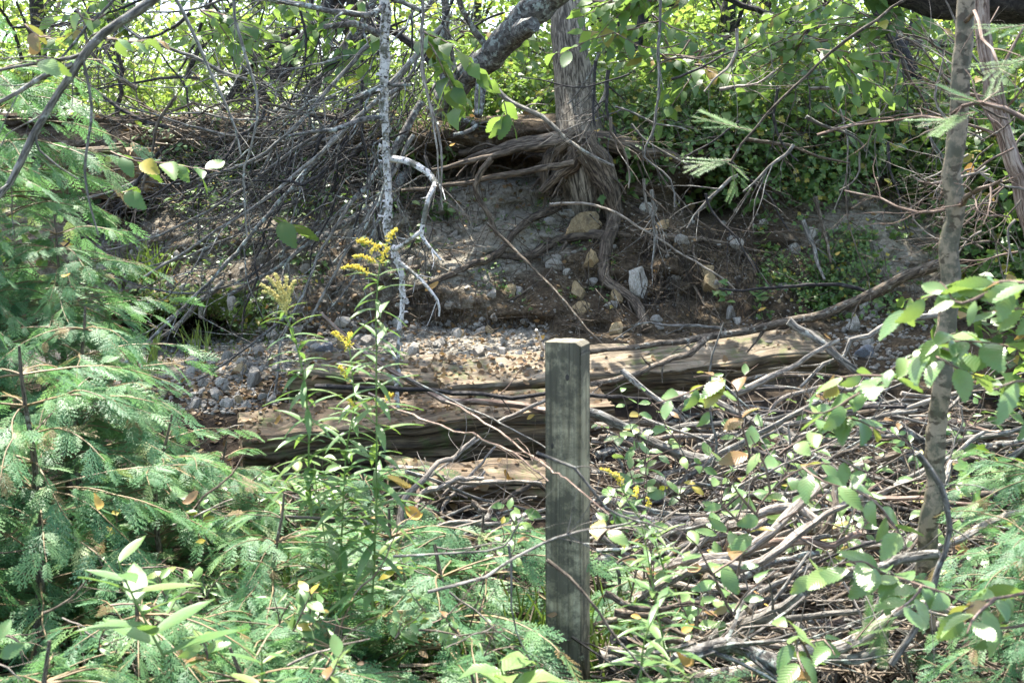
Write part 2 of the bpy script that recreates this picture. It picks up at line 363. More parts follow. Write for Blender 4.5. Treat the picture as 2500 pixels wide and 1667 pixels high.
# ---- leaf templates: x across, y along, z up
def T_leaf(w=0.28, droop=0.12):
    V = [(0, 0, 0), (0, .33, -.02), (0, .68, -.04), (0, 1, -droop), (-w, .32, .05), (-w*.85, .64, .02), (w, .32, .05), (w*.85, .64, .02)]
    Fc = [(0, 1, 4), (1, 5, 4), (1, 2, 5), (2, 3, 5), (1, 0, 6), (7, 1, 6), (2, 1, 7), (3, 2, 7)]
    return np.array(V), np.array(Fc), np.array([(v[0], v[1]) for v in V])
def T_serr(w=0.30, rows=9, droop=0.15):
    V = []; Fc = []
    for i in range(rows+1):
        y = i/rows; V.append((0, y, -droop*y*y))
        ww = w*math.sin(math.pi*min(1, y*0.93+0.05)**0.85)**0.9 if i < rows else 0
        z = 0.10*ww/w*0.6 - droop*y*y
        for s in (-1, 1):
            V.append((s*ww*0.92, y+0.03, z)); V.append((s*ww*1.08, min(1, y+0.085), z-0.005))
    for i in range(rows):
        a = i*5; b = a+5
        for s in (0, 1):
            e, t = a+1+2*s, a+2+2*s; e2 = b+1+2*s
            tri = [(a, b, e2), (a, e2, e), (e, e2, t)]
            for q in tri: Fc.append(q if s else q[::-1])
    V = np.array(V); return V, np.array(Fc), V[:, :2].copy()
def vary(T, seed):
    r = random.Random(seed); V, Fc, uv = T; V = V.copy(); tw = r.uniform(-.7, .7); cl = r.uniform(-.25, .35); sx = r.uniform(.82, 1.15)
    a = tw*V[:, 1]; x, z = V[:, 0]*sx, V[:, 2]-cl*V[:, 1]**2+r.uniform(-.6, 1.0)*V[:, 0]**2
    V[:, 0], V[:, 2] = x*np.cos(a)-z*np.sin(a)+r.uniform(-.12, .12)*V[:, 1]**2, x*np.sin(a)+z*np.cos(a)
    return V, Fc, uv
def T_lobed():
    V = [(0, 0.12, -0.02)]; n = 15
    rad = [0.14, .42, .5, .36, .62, .78, .5, .8, 1.0, .8, .5, .78, .62, .36, .5, .42]
    for i, r in enumerate(rad):
        a = -math.pi/2 + (i/len(rad))*2*math.pi
        V.append((math.cos(a)*r*.72, 0.28+math.sin(a)*r*.72, 0.05*math.cos(2*a)-0.03*r))
    m = len(rad); Fc = [(0, i+1, (i+1) % m+1) for i in range(m)]
    V = np.array(V); return V, np.array(Fc), V[:, :2].copy()
def T_lance(w=0.075, arch=0.35):
    V = []; Fc = []; rows = 5
    for i in range(rows+1):
        y = i/rows; ww = w*math.sin(math.pi*(0.08+0.92*y)) if i < rows else 0.002
        z = -arch*y*y; yy = y*(1-0.15*arch*y)
        V += [(-ww, yy, z+0.02), (0, yy, z), (ww, yy, z+0.02)]
    for i in range(rows):
        a = i*3; Fc += [(a, a+1, a+4, a+3), (a+1, a+2, a+5, a+4)]
    V = np.array(V); return V, np.array(Fc), V[:, :2].copy()
def T_spray(seed, n1=9):
    r = random.Random(seed); V = []; Fc = []
    def blade(p, a, L, w, z0, z1):
        c, s = math.cos(a), math.sin(a); i = len(V)
        V.extend([(p[0]-s*w*.5, p[1]+c*w*.5, z0), (p[0]+s*w*.5, p[1]-c*w*.5, z0),
                  (p[0]+c*L*.7+s*w*.6, p[1]+s*L*.7-c*w*.6, z1), (p[0]+c*L, p[1]+s*L, z1), (p[0]+c*L*.7-s*w*.6, p[1]+s*L*.7+c*w*.6, z1)])
        Fc.append((i, i+1, i+2, i+4)); Fc.append((i+4, i+2, i+3, i+3))
    q3 = []
    for i in range(n1*2):
        y = 0.06+0.9*i/(n1*2); sd = 1 if i % 2 else -1
        L = 0.42*math.sin(math.pi*(0.12+0.80*y))**0.8*r.uniform(0.8, 1.15)
        a = math.pi/2 - sd*math.radians(r.uniform(38, 52))
        z0 = -0.28*y*y; blade((0, y), a, L*0.96, 0.022, z0, z0-0.10*L)
        k = max(2, int(L/0.095))
        for j in range(k):
            f = (j+0.6)/(k+0.3); p = (math.cos(a)*L*f, y+math.sin(a)*L*f)
            zz = z0-0.10*L*f
            for s2 in (-1, 1):
                l2 = L*0.34*(1.1-f)*r.uniform(0.8, 1.2)+0.028
                blade(p, a+s2*math.radians(r.uniform(28, 42)), l2, 0.026, zz, zz-0.02)
    for i in range(10):
        y = i/10; blade((0, y), math.pi/2, 0.12, 0.016, -0.28*y*y, -0.28*(y+.1)**2)
    V = np.array(V); Fc = np.array(Fc); quads = Fc[Fc[:, 2] != Fc[:, 3]]; tris = Fc[Fc[:, 2] == Fc[:, 3]][:, :3]
    return V, [quads, tris], V[:, :2].copy()
def T_fir():
    V = []; Fc = []; r = random.Random(3)
    for i in range(44):
        y = i/44; 
        for sd in (-1, 1):
            L = 0.13*(1.15-0.6*y); a = math.pi/2 - sd*math.radians(r.uniform(45, 62)); c, s = math.cos(a), math.sin(a); k = len(V); w = 0.006
            z = r.uniform(-.01, .03)
            V.extend([(-s*w, y+c*w, 0), (s*w, y-c*w, 0), (c*L+s*w*.4, y+s*L-c*w*.4, z), (c*L-s*w*.4, y+s*L+c*w*.4, z)]); Fc.append((k, k+1, k+2, k+3))
    V = np.array(V); return V, np.array(Fc), V[:, :2].copy()

TL, TS, TB, TN = T_leaf(), T_serr(), T_lobed(), T_lance(.09)
TO = T_leaf(0.34, 0.2)
TSV = [vary(TS, k) for k in range(6)]
SPR = [T_spray(s, n) for s, n in ((1, 6), (2, 7), (3, 5), (4, 7))]

def scatter(mb, tpl, pos, dirs, ups, scale, tint, mi=0):
    V, Fc, uv = tpl
    pos = np.asarray(pos, float); Y = np.asarray(dirs, float); U = np.asarray(ups, float); N = len(pos)
    if N == 0: return
    Y = Y/(np.linalg.norm(Y, axis=1)[:, None]+1e-9)
    Z = U - Y*np.sum(U*Y, axis=1)[:, None]; Z /= np.linalg.norm(Z, axis=1)[:, None]+1e-9
    X = np.cross(Y, Z); s = np.broadcast_to(np.asarray(scale, float), (N,))[:, None, None]
    W_ = pos[:, None, :] + s*(V[None, :, 0:1]*X[:, None, :]+V[None, :, 1:2]*Y[:, None, :]+V[None, :, 2:3]*Z[:, None, :])
    nv = len(V); off = np.arange(N)*nv
    Fs = [(off[:, None, None]+f[None]).reshape(-1, f.shape[1]) for f in (Fc if isinstance(Fc, list) else [Fc])]
    tt = np.repeat(np.broadcast_to(np.asarray(tint, float), (N,)), nv)
    mb.add(W_.reshape(-1, 3), Fs, tt, np.tile(uv, (N, 1)), mi)

def scatter_v(mb, tpls, pos, dirs, ups, scale, tint):
    n = len(pos); sc_ = np.broadcast_to(np.asarray(scale, float), (n,)); tt = np.broadcast_to(np.asarray(tint, float), (n,)); m = len(tpls)
    P_, D_, U_ = np.asarray(pos, float), np.asarray(dirs, float), np.asarray(ups, float)
    for i, T in enumerate(tpls):
        if len(P_[i::m]): scatter(mb, T, P_[i::m], D_[i::m], U_[i::m], sc_[i::m], tt[i::m])
def rdirs(n, spread=(1, 1, 1), bias=(0, 0, 0)):
    return rng.normal(0, 1, (n, 3))*np.array(spread)+np.array(bias)

def tints(n, lo=0.05, hi=0.85, odd=0.04):
    t = rng.uniform(lo, hi, n); t[rng.random(n) < odd] = rng.uniform(0.9, 1.0); return t

# ------------------------------------------------------------------ terrain
VP = [(-6, -1.50), (0, -1.46), (2.0, -1.42), (3.4, -1.38), (4.4, -1.30), (5.3, -1.20), (5.9, -0.98), (6.2, -0.86), (6.66, -0.77), (6.82, -0.54), (7.16, -0.22), (7.52, 0.02), (7.64, 0.16), (7.50, 0.28), (7.60, 0.37), (7.85, 0.42), (8.4, 0.46), (11, 0.5), (20, 0.7), (40, 1.0), (100, 2.0), (600, 4.0)]
segn = [6, 6, 14, 16, 18, 20, 18, 16, 22, 24, 26, 20, 14, 14, 8, 8, 10, 6, 5, 4, 4]
rows = []
for k, n in enumerate(segn):
    for j in range(n):
        t = j/n; rows.append((VP[k][0]+(VP[k+1][0]-VP[k][0])*t, VP[k][1]+(VP[k+1][1]-VP[k][1])*t, k+t))
rows.append((*VP[-1], len(segn)))
xs = np.concatenate([[-400, -150, -60, -25, -12, -7], np.linspace(-4.6, 4.6, 330), [7, 12, 25, 60, 150, 400]])
def gauss(a, b, s): return math.exp(-((a-b)/s)**2)
H1 = P(400, 822, 6.85); H2 = P(1745, 485, 7.5); H3 = P(235, 505, 7.4)
Vt = []; chalk = []; moss = []
for (y, z, k) in rows:
    z = z+CAMZ
    wb = max(0, min(1, (y-5.2)/1.0))*max(0, min(1, (9.5-y)/1.0)); face = 1.0 if 8.0 <= k <= 14 else max(0, 1-min(abs(k-8), abs(k-14))/1.5)
    for x in xs:
        p = Vector((x, y*1.0, z*1.3)); yy, zz = y, z
        if abs(x) < 8:
            if wb > 0:
                zz += -0.10*gauss(x, -2.0, 1.0)*max(0, 1-abs(k-8)/3.0)
            g = 0.14*noise.noise(Vector((x*1.1, 3.0, z*1.2)))+0.09*noise.noise(p*2.7)+0.05*noise.noise(p*7)+0.03*noise.noise(p*17)+0.05*abs(noise.noise(Vector((x*2.2, 9, z*9))))*min(1, max(0, 1-abs(x-.6)/1.2)*2)
            yy -= face*(g*1.5+0.05)
            rightslope = max(0, min(1, (x-1.5)/1.2))
            yy += face*rightslope*0.35*((z-CAMZ)+0.8)/1.2
            yy += face*max(0, min(1, (-x-1.0)/1.2))*0.45*((z-CAMZ)+0.8)/1.2
            fl = 1-face
            zz += fl*(0.012*noise.noise(Vector((x*23, y*23, 2))) + 0.05*noise.noise(Vector((x*1.7, y*1.7, 0)))+0.025*noise.noise(Vector((x*6, y*6, 1)))) + 0.010*noise.noise(p*28)
            hole = gauss(x, H1.x, 0.34)*gauss(z, H1.z+.03, 0.12)*2.0+gauss(x, H2.x, 0.22)*gauss(z, H2.z, 0.13)*0.8+gauss(x, H3.x, 0.22)*gauss(z, H3.z, 0.14)*1.0+gauss(x, -0.4, 0.5)*gauss(z-CAMZ, 0.10, 0.08)*0.45
            yy += face*hole
        Vt.append((x, yy, zz))
        # chalk: pale soil of the scar and the stony shelf
        c = 0.0
        if 6.6 <= k <= 8.0 and x > -3.2: c = 0.62*min(1, max(0, (0.45-x)/0.35))
        if 8.5 <= k <= 13: c = max(c, 0.42 if x < -.1 else .22, 1.7*gauss(x, -0.3, 0.6)*gauss(z-CAMZ, -0.2, 0.3), 0.6*gauss(x, 2.1, 0.7)*gauss(z-CAMZ, -0.3, 0.4), 0.35*gauss(x, -2.3, 0.8))
        if k > 14: c = 0
        if k < 6: c = -0.35  # dark humus; its tone also paints the shade between the brush sticks
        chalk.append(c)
        ms = 0.62*gauss(x, -1.75, 0.7)*gauss(z-CAMZ, -0.62, 0.16)*1.4 if 7.5 < k < 12 else 0.0
        ms += 0.30*gauss(x, 0.1, 0.5)*gauss(z-CAMZ, -0.25, 0.3) if 8 < k < 13 else 0.0
        moss.append(ms)
nx, ny = len(xs), len(rows)
i, j = np.meshgrid(np.arange(ny-1), np.arange(nx-1), indexing='ij')
Q = np.stack([i*nx+j, i*nx+j+1, (i+1)*nx+j+1, (i+1)*nx+j], -1).reshape(-1, 4)
mb = MB(); mb.add(np.array(Vt), Q)
ground = mb.obj('ground', 'ground'); tag(ground, kind='structure')
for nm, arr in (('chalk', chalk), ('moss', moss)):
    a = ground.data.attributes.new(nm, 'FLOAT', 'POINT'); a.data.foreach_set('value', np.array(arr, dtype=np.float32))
BVH = BVHTree.FromPolygons([tuple(v) for v in Vt], [tuple(q) for q in Q.tolist()])
def hit(px, py, lift=0.0, fallback=7.0):
    r = ray(px, py).normalized(); h = BVH.ray_cast(CAM, r)
    if h[0] is None: return P(px, py, fallback), Vector((0, -1, 0))
    n = h[1] if h[1].dot(r) < 0 else -h[1]
    return h[0]+n*lift, n
def gz(x, y):
    h = BVH.ray_cast(Vector((x, y, 20)), Vector((0, 0, -1)))
    return h[0].z if h[0] else 0.1
def on_bank(px, py, lift=0.02):
    return hit(px, py, lift)[0]

# ------------------------------------------------------------------ fence post
def boxgrid(mb, L, w, h, nl, nw, nh, disp, mats=(0, 0, 0), bev=0.006, fx=None):
    """box along +x (0..L), y 0..w, z -h..0, as six subdivided faces with shared displaced positions. mats = (top, side, end)"""
    def pt(a, b, c):
        x, y, z = a*L, b*w, -c*h
        e = [(min(b, 1-b)*w), (min(c, 1-c)*h), (min(a, 1-a)*L)]
        if e[0] < 1e-6 and e[1] < 1e-6:
            y += bev*(1 if b < .5 else -1); z += bev*(-1 if c < .5 else 1)
        p = Vector((x, y, z)); 
        if fx: p = fx(p, a, b, c)
        return p+disp(p)
    def face(fn, n1, n2, mi, uvf):
        V = []; U = []
        for i in range(n1+1):
            for j in range(n2+1):
                a = fn(i/n1, j/n2); p = pt(*a); V.append(tuple(p)); U.append(uvf(Vector((a[0]*L, a[1]*w, -a[2]*h))))
        i, j = np.meshgrid(np.arange(n1), np.arange(n2), indexing='ij'); s = n2+1
        q = np.stack([i*s+j, (i+1)*s+j, (i+1)*s+j+1, i*s+j+1], -1).reshape(-1, 4)
        mb.add(V, q, 0.0, U, mi)
    face(lambda u, v: (u, v, 0), nl, nw, mats[0], lambda p: (p.x, p.y))
    face(lambda u, v: (u, 1-v, 1), nl, nw, mats[0], lambda p: (p.x, p.y+3))
    face(lambda u, v: (u, 0, 1-v), nl, nh, mats[1], lambda p: (p.x, p.z+1))
    face(lambda u, v: (u, 1, v), nl, nh, mats[1], lambda p: (p.x, p.z+2))
    face(lambda u, v: (0, v, u), nh, nw, mats[2], lambda p: (p.y*0.3, p.z*0.3))
    face(lambda u, v: (1, v, 1-u), nh, nw, mats[2], lambda p: (p.y*0.3, p.z*0.3))

def post():
    tw = 0.096; H = 1.35
    top = P(1397, 838, 3.12)
    mb = MB()
    def disp(p):
        q = Vector((p.x*2.0, p.y*22, p.z*22)); q2 = Vector((p.x*5.0, p.y*130, p.z*130))
        g = noise.noise(Vector((p.x*1.6, 0, 3)))*0.004; cr = 0.0
        for yc, x0, x1 in ((0.030, .45, 1.36), (0.062, .2, .9), (0.078, .8, 1.2)):
            if x0 < p.x < x1: cr = max(cr, math.exp(-((p.y-yc-g)/0.0016)**2)*min(1, (p.x-x0)*8, (x1-p.x)*8))
        chip = -0.006*max(0, noise.noise(Vector((p.y*45, p.z*45, 1)))) if p.x > H-0.004 else 0
        return Vector((chip, noise.noise(q)*0.0020+noise.noise(q2)*0.0006, noise.noise(q+Vector((5, 5, 5)))*0.0020+noise.noise(q2)*0.0006 - (0.006*cr if p.z > -0.01 else -0.006*cr if p.z < -tw+.01 else 0)))
    def fx(p, a, b, c):
        if a > 0.985 and b > 0.85: p = p+Vector((-0.010*(b-0.85)/0.15, 0, 0))
        return p
    boxgrid(mb, H, tw, tw, 150, 34, 34, disp, (0, 0, 1), 0.005, fx)
    me = mb.mesh('fence_post', ['post', 'post'])
    # local x runs up the post; y across; z outward
    R = Matrix(((0, 1, 0), (0, 0, -1), (-1, 0, 0)))
    for v in me.vertices:
        x, y, z = v.co
        v.co = (y-tw/2, -(z+tw/2), x-H)       # z(out)-> -y (towards the camera)
    me.flip_normals() if False else None
    o = bpy.data.objects.new('fence_post', me); COL.objects.link(o)
    for v in me.vertices: v.co.z += H
    o.location = (top.x, top.y+0.045, top.z-H); o.rotation_euler = (math.radians(-0.5), math.radians(-0.55), math.radians(-18))
    tag(o, 'square weathered grey-green wooden post standing in the foreground', 'post')
    # knots and a split
    for (dx, dz, r) in ((0.012, H-0.09, 0.007), (-0.028, H-0.27, 0.006), (0.02, H-0.52, 0.006)):
        k = MB(); pts = []
        for t in range(10):
            a = t/10*2*math.pi; pts.append((dx+math.cos(a)*r*.7, -tw/2-0.0012, dz+math.sin(a)*r*1.3))
        pts.append((dx, -tw/2-0.003, dz)); k.add(pts, [(t, (t+1) % 10, 10) for t in range(10)])
        ko = k.obj('knot', 'knot'); ko.parent = o; ko.location = (0, 0, 0)
    return o
post()

# ------------------------------------------------------------------ squared timbers
def timber(name, A, B, w, h, roll, label, mats, seed=0, knots=(), taper=0.0, cat='timber'):
    """A, B: ends of the front top edge; the beam runs from A to B"""
    X = (B-A); L = X.length; X.normalize()
    back = Vector((0, math.cos(roll), math.sin(roll))); back = (back-X*back.dot(X)).normalized(); Zu = X.cross(back).normalized()
    if Zu.z < 0: Zu = -Zu
    mb = MB(); so = Vector((seed*7.3, seed*1.7, 0))
    def disp(p):
        q = Vector((p.x*1.3, p.y*16, p.z*16))+so
        r = Vector((p.x*3.0, p.y*5, p.z*5))+so
        g = abs(noise.noise(Vector((p.x*2.2, p.y*34, p.z*34))+so))
        e = noise.noise(q)*0.013+noise.noise(r)*0.022 - 0.011*max(0, 0.25-g)*4 + noise.noise(Vector((p.x*9, p.y*30, p.z*30)))*0.005 - 0.016*max(0, 1-abs(noise.noise(Vector((p.x*1.1, p.y*20, p.z*20))+so*2))*14)
        return Vector((noise.noise(Vector((p.x*3, p.y*40, p.z*40)))*(0.02 if (p.x < 0.02 or p.x > L-0.02) else 0), e, e*0.9))
    boxgrid(mb, L, w, h, 180, 40, 36, disp, (0, 1, 2), 0.020)
    me = mb.mesh(name, mats)
    for v in me.vertices:
        x, y, z = v.co; q = X*x+back*y+Zu*z; v.co = q
    o = bpy.data.objects.new(name, me); COL.objects.link(o); o.location = A
    tag(o, label, cat)
    for (fx_, fy, r, where) in knots:
        k = MB(); pts = []; n = 12
        for t in range(n):
            a = t/n*2*math.pi
            if where == 'top': q = X*(L*fx_+math.cos(a)*r*1.4)+back*(w*fy+math.sin(a)*r)+Zu*0.014
            else: q = X*(L*fx_+math.cos(a)*r*1.2)-back*0.014-Zu*(h*fy+math.sin(a)*r)
            pts.append(tuple(q))
        if where == 'top': c = X*(L*fx_)+back*(w*fy)+Zu*0.02
        else: c = X*(L*fx_)-back*0.02-Zu*(h*fy)
        pts.append(tuple(c)); k.add(pts, [(t, (t+1) % n, n) for t in range(n)])
        ko = k.obj('knot', 'knot'); ko.parent = o; ko.location = (0, 0, 0)
    return o
D15 = math.radians(18)
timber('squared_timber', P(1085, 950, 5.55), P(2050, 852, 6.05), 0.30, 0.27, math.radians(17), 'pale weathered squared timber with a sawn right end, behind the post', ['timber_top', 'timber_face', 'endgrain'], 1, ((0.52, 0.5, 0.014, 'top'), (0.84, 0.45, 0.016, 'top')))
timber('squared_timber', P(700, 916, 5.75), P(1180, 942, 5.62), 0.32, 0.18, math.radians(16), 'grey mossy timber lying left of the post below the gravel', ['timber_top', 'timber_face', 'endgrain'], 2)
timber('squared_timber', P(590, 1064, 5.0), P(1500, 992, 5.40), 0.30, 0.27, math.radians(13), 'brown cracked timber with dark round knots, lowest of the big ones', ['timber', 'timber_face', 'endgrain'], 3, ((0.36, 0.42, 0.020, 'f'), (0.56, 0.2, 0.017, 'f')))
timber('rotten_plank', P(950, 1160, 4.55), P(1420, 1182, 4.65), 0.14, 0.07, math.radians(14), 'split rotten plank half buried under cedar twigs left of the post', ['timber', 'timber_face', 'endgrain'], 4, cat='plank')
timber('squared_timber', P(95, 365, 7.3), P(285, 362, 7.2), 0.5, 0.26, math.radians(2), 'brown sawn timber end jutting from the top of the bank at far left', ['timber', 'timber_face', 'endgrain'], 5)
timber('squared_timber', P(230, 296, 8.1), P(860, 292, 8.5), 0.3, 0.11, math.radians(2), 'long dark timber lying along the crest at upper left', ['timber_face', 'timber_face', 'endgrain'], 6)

bpy.context.view_layer.update()
_v = [tuple(v) for v in Vt]; _f = [tuple(q) for q in Q.tolist()]
for o in COL.objects:
    if o.name.startswith(('squared_timber', 'rotten_plank')):
        b = len(_v); _v += [tuple(v.co+o.location) for v in o.data.vertices]; _f += [tuple(b+i for i in p.vertices) for p in o.data.polygons]
BVH2 = BVHTree.FromPolygons(_v, _f)
def hit2(px, py, lift=0.0, only_soil=False):
    r = ray(px, py).normalized(); h = BVH2.ray_cast(CAM, r)
    if h[0] is None: return hit(px, py, lift)
    n = h[1] if h[1].dot(r) < 0 else -h[1]
    if n.z < .35 and h[0].y < 6.6: return hit(px, py-25, lift)
    if h[2] >= len(Q) and only_soil: return None, None
    return h[0]+n*lift, n
# ------------------------------------------------------------------ stones
def stone_mesh(seed, flat=0.7, mat='stone'):
    r = random.Random(seed)
    import bmesh
    bm = bmesh.new(); bmesh.ops.create_icosphere(bm, subdivisions=3, radius=1.0)
    planes = []
    for _ in range(15):
        n = Vector((r.gauss(0, 1), r.gauss(0, 1), r.gauss(0, 1))).normalized(); planes.append((n, r.uniform(0.38, 0.78)))
    for v in bm.verts:
        c = v.co.copy()
        for n, d in planes:
            k = c.dot(n)
            if k > d: c -= n*(k-d)
        c += noise.noise_vector(c*2.3+Vector((seed, 0, 0)))*0.05+noise.noise_vector(c*9+Vector((seed, 0, 0)))*0.02
        c.z *= flat; v.co = c
    me = bpy.data.meshes.new('stone'); bm.to_mesh(me); bm.free(); me.materials.append(M[mat])
    for p in me.polygons: p.use_smooth = True
    try: me.set_sharp_from_angle(angle=math.radians(24))
    except Exception: pass
    return me
ST = [stone_mesh(s, f) for s, f in ((1, .6), (2, .75), (3, .5), (4, .9), (5, .4), (6, .7))]
SO = [stone_mesh(11, .5, 'ochre'), stone_mesh(12, .7, 'ochre'), stone_mesh(13, .85, 'ochre')]
SB = [stone_mesh(21, .6, 'bluestone')]
def stone(px, py, wpx, hpx, me, label, group=None, sink=0.30):
    p, n = hit(px, py); d = p.y
    rx = wpx/F*d/2*1.15; rz = hpx/F*d/2*1.15
    o = bpy.data.objects.new('stone', me); COL.objects.link(o)
    fl = {m.name: 1 for m in ()}
    zext = max(v.co.z for v in me.vertices)
    o.scale = (rx, (rx+rz)/2, rz/zext); o.rotation_euler = (random.uniform(-.25, .25), random.uniform(-.3, .3), random.uniform(-.5, .5))
    o.location = p+n*(rz*(1-sink*2)*0.5)
    tag(o, label, 'stone', group); return o
stone(1432, 512, 122, 58, SO[0], 'large flat ochre slab wedged under the tree roots', None, -1.9)
named = [(1457, 553, 38, 36, 1, 1, 'cream stone hanging just below the big ochre slab'), (1441, 637, 34, 34, 1, 2, 'square tan stone beside the descending root'),
 (1411, 720, 34, 44, 1, 1, 'tall tan stone midway down the bank under the root'), (1421, 757, 52, 26, 1, 0, 'flat tan stone low on the bank below the tall one'),
 (1552, 700, 48, 56, 0, 2, 'layered pale stone right of the thick root'), (1505, 733, 46, 34, 1, 1, 'orange-brown stone behind the lower root'),
 (1169, 868, 36, 32, 0, 1, 'round beige boulder on the gravel ledge, largest there'), (1261, 881, 40, 38, 0, 3, 'egg-shaped pale stone at the gravel edge left of the post'),
 (1208, 878, 34, 28, 0, 0, 'angular grey stone between the two round ledge stones'), (1194, 812, 26, 22, 1, 1, 'small tan stone at the foot of the dirt face'),
 (1125, 821, 30, 18, 1, 0, 'pinkish flat stone at the foot of the dirt face'), (1299, 890, 34, 18, 0, 2, 'flat pale stone nearest the post on the ledge'),
 (1010, 644, 34, 26, 0, 4, 'pale stone on the bank right of the white dead stem'), (1365, 650, 42, 24, 0, 0, 'mossy grey stone below the thick horizontal root'),
 (1245, 712, 34, 22, 1, 0, 'brown stone in the dirt face with fine roots over it'), (1505, 801, 40, 22, 1, 0, 'tan stone at the bank foot behind the post'),
 (636, 866, 30, 40, 0, 3, 'upright pale stone on the left gravel'), (598, 888, 40, 22, 0, 0, 'grey flat stone beside the upright one on the left gravel'),
 (621, 935, 46, 52, 0, 4, 'large bright white slab standing at the left of the timbers'), (473, 892, 36, 34, 0, 1, 'pale stone in the shade behind the cedar'),
 (791, 857, 40, 34, 2, 0, 'blue-grey angular stone above the left timber'), (762, 847, 34, 24, 0, 2, 'light flat stone touching the blue-grey one'),
 (833, 850, 30, 34, 1, 2, 'brown stone between the two goldenrods'), (361, 892, 30, 22, 0, 1, 'small round stone beside the dark hollow'),
 (665, 980, 26, 30, 0, 3, 'small white stone below the large white slab'), (250, 655, 36, 22, 0, 4, 'flat white stone on the left slope by the cedar'),
 (290, 660, 40, 26, 0, 2, 'pale tilted stone on the left slope'), (415, 700, 26, 34, 0, 3, 'white wedge stone on the left slope under bare twigs'),
 (437, 628, 20, 26, 0, 1, 'small pointed stone under the bare twigs on the left'), (455, 705, 26, 18, 0, 0, 'flat cream stone beside the white wedge'),
 (2084, 800, 42, 44, 0, 3, 'stacked pale stone just right of the timber end'), (2181, 805, 66, 34, 1, 0, 'wide tan block right of the timber end'),
 (2105, 866, 44, 32, 2, 0, 'blue-grey block below the stones at the timber end'), (2120, 838, 46, 22, 0, 4, 'flat pale stone on top of the blue-grey block'),
 (2232, 420, 30, 30, 0, 1, 'bright white stone high on the right bank by the birch'), (2282, 468, 26, 12, 0, 4, 'thin white stone left of the birch'),
 (2205, 440, 20, 16, 0, 3, 'small white stone below the bright one on the right bank'), (2282, 500, 24, 16, 0, 0, 'white stone touching the birch edge'),
 (1735, 700, 70, 40, 1, 1, 'dark tan block in the hanging roots right of centre'), (1720, 668, 60, 24, 1, 0, 'flat yellow slab above the dark tan block'),
 (1940, 605, 40, 20, 0, 4, 'pale flat stone on the open right slope'), (1620, 553, 44, 18, 1, 0, 'flat brown stone under the dark root hollow'),
 (1790, 588, 26, 14, 0, 0, 'small cream stone in the dirt right of centre'), (1680, 505, 28, 26, 1, 2, 'round tan stone under the ferny overhang'),
 (1784, 768, 22, 24, 0, 4, 'single cream pebble low on the right slope'), (900, 840, 40, 30, 0, 1, 'white stone behind the tall goldenrod stem'),
 (1345, 545, 30, 16, 0, 0, 'small pale stone under the long diagonal root'), (1225, 530, 26, 18, 0, 2, 'pale stone on the bare grey soil scar'),
 (1335, 430, 40, 34, 0, 1, 'knobbly cream stone at the top of the grey scar'), (1365, 415, 30, 40, 0, 3, 'cream stone next to the tree foot')]
for (x, y, w, h, c, k, lab) in named:
    big = 1.35 if y < 850 and 1100 < x < 1800 else 1.1
    stone(x, y, w*big, h*big, (ST[k], SO[k % 3], SB[0])[c], lab)
def where(px, py):
    if py > 930: return 'left of the post' if px < 1330 else 'right of the post'
    if px < 560: return 'at the left slope'
    if px < 900: return 'left of the white dead stem'
    if px < 1330: return 'between the white dead stem and the post'
    if px < 1900: return 'on the bank right of the post'
    return 'near the birch'
for k in range(280):
    z = random.random()
    if z < 0.45: x, y = random.uniform(460, 1330), random.uniform(790, 895)
    elif z < 0.62: x, y = random.uniform(220, 760), random.uniform(560, 860)
    elif z < 0.9: x, y = random.uniform(1100, 2250), random.uniform(500, 820)
    else: x, y = random.uniform(460, 700), random.uniform(890, 1000)
    s = random.choice((10, 14, 18, 24, 32))*random.uniform(.8, 1.2)
    stone(x, y, s*1.2, s*0.85, random.choice(ST+ST+SO[:1]), 'small %s stone in the soil %s' % (('pale', 'angular')[k % 2], where(x, y)), 'small stones on the bank and ledge')
# pebbles nobody could count
mb = MB(); ico = None
import bmesh
bm = bmesh.new(); bmesh.ops.create_icosphere(bm, subdivisions=1, radius=1.0)
icoV = np.array([tuple(v.co) for v in bm.verts]); icoF = np.array([[v.index for v in f.verts] for f in bm.faces]); bm.free()
def pebbles(n, x0, x1, y0, y1, smin, smax):
    pp = []; ss = []
    for _ in range(n):
        p, nn = hit2(random.uniform(x0, x1), random.uniform(y0, y1), 0, random.random() > .06)
        if p is None: continue
        pp.append(tuple(p)); ss.append(random.uniform(smin, smax)**1.0)
    V = icoV*(1+rng.normal(0, .16, icoV.shape))*np.array([1, .9, .6])
    for c in range(4):
        V = icoV*(1+rng.normal(0, .18, icoV.shape))*np.array([1, .85, .62])
        sel = slice(c, None, 4); m = len(pp[sel])
        scatter(mb, (V, icoF, V[:, :2]), pp[sel], rdirs(m, (1, 1, .2)), rdirs(m, (.3, .3, .1), (0, 0, 1)), ss[sel], rng.uniform(0, 0.9, m))
pebbles(2600, 440, 1340, 785, 905, 0.004, 0.017)
pebbles(800, 440, 900, 850, 1010, 0.004, 0.016)
pebbles(1500, 980, 2250, 420, 840, 0.003, 0.012)
pebbles(900, 180, 620, 800, 1010, 0.005, 0.02); pebbles(700, 200, 900, 540, 820, 0.004, 0.016)
pebbles(300, 2020, 2300, 760, 900, 0.006, 0.02)
tag(mb.obj('gravel', 'gravel', smooth=False), 'loose pale gravel and pebbles over the bank and ledge', 'gravel', kind='stuff')

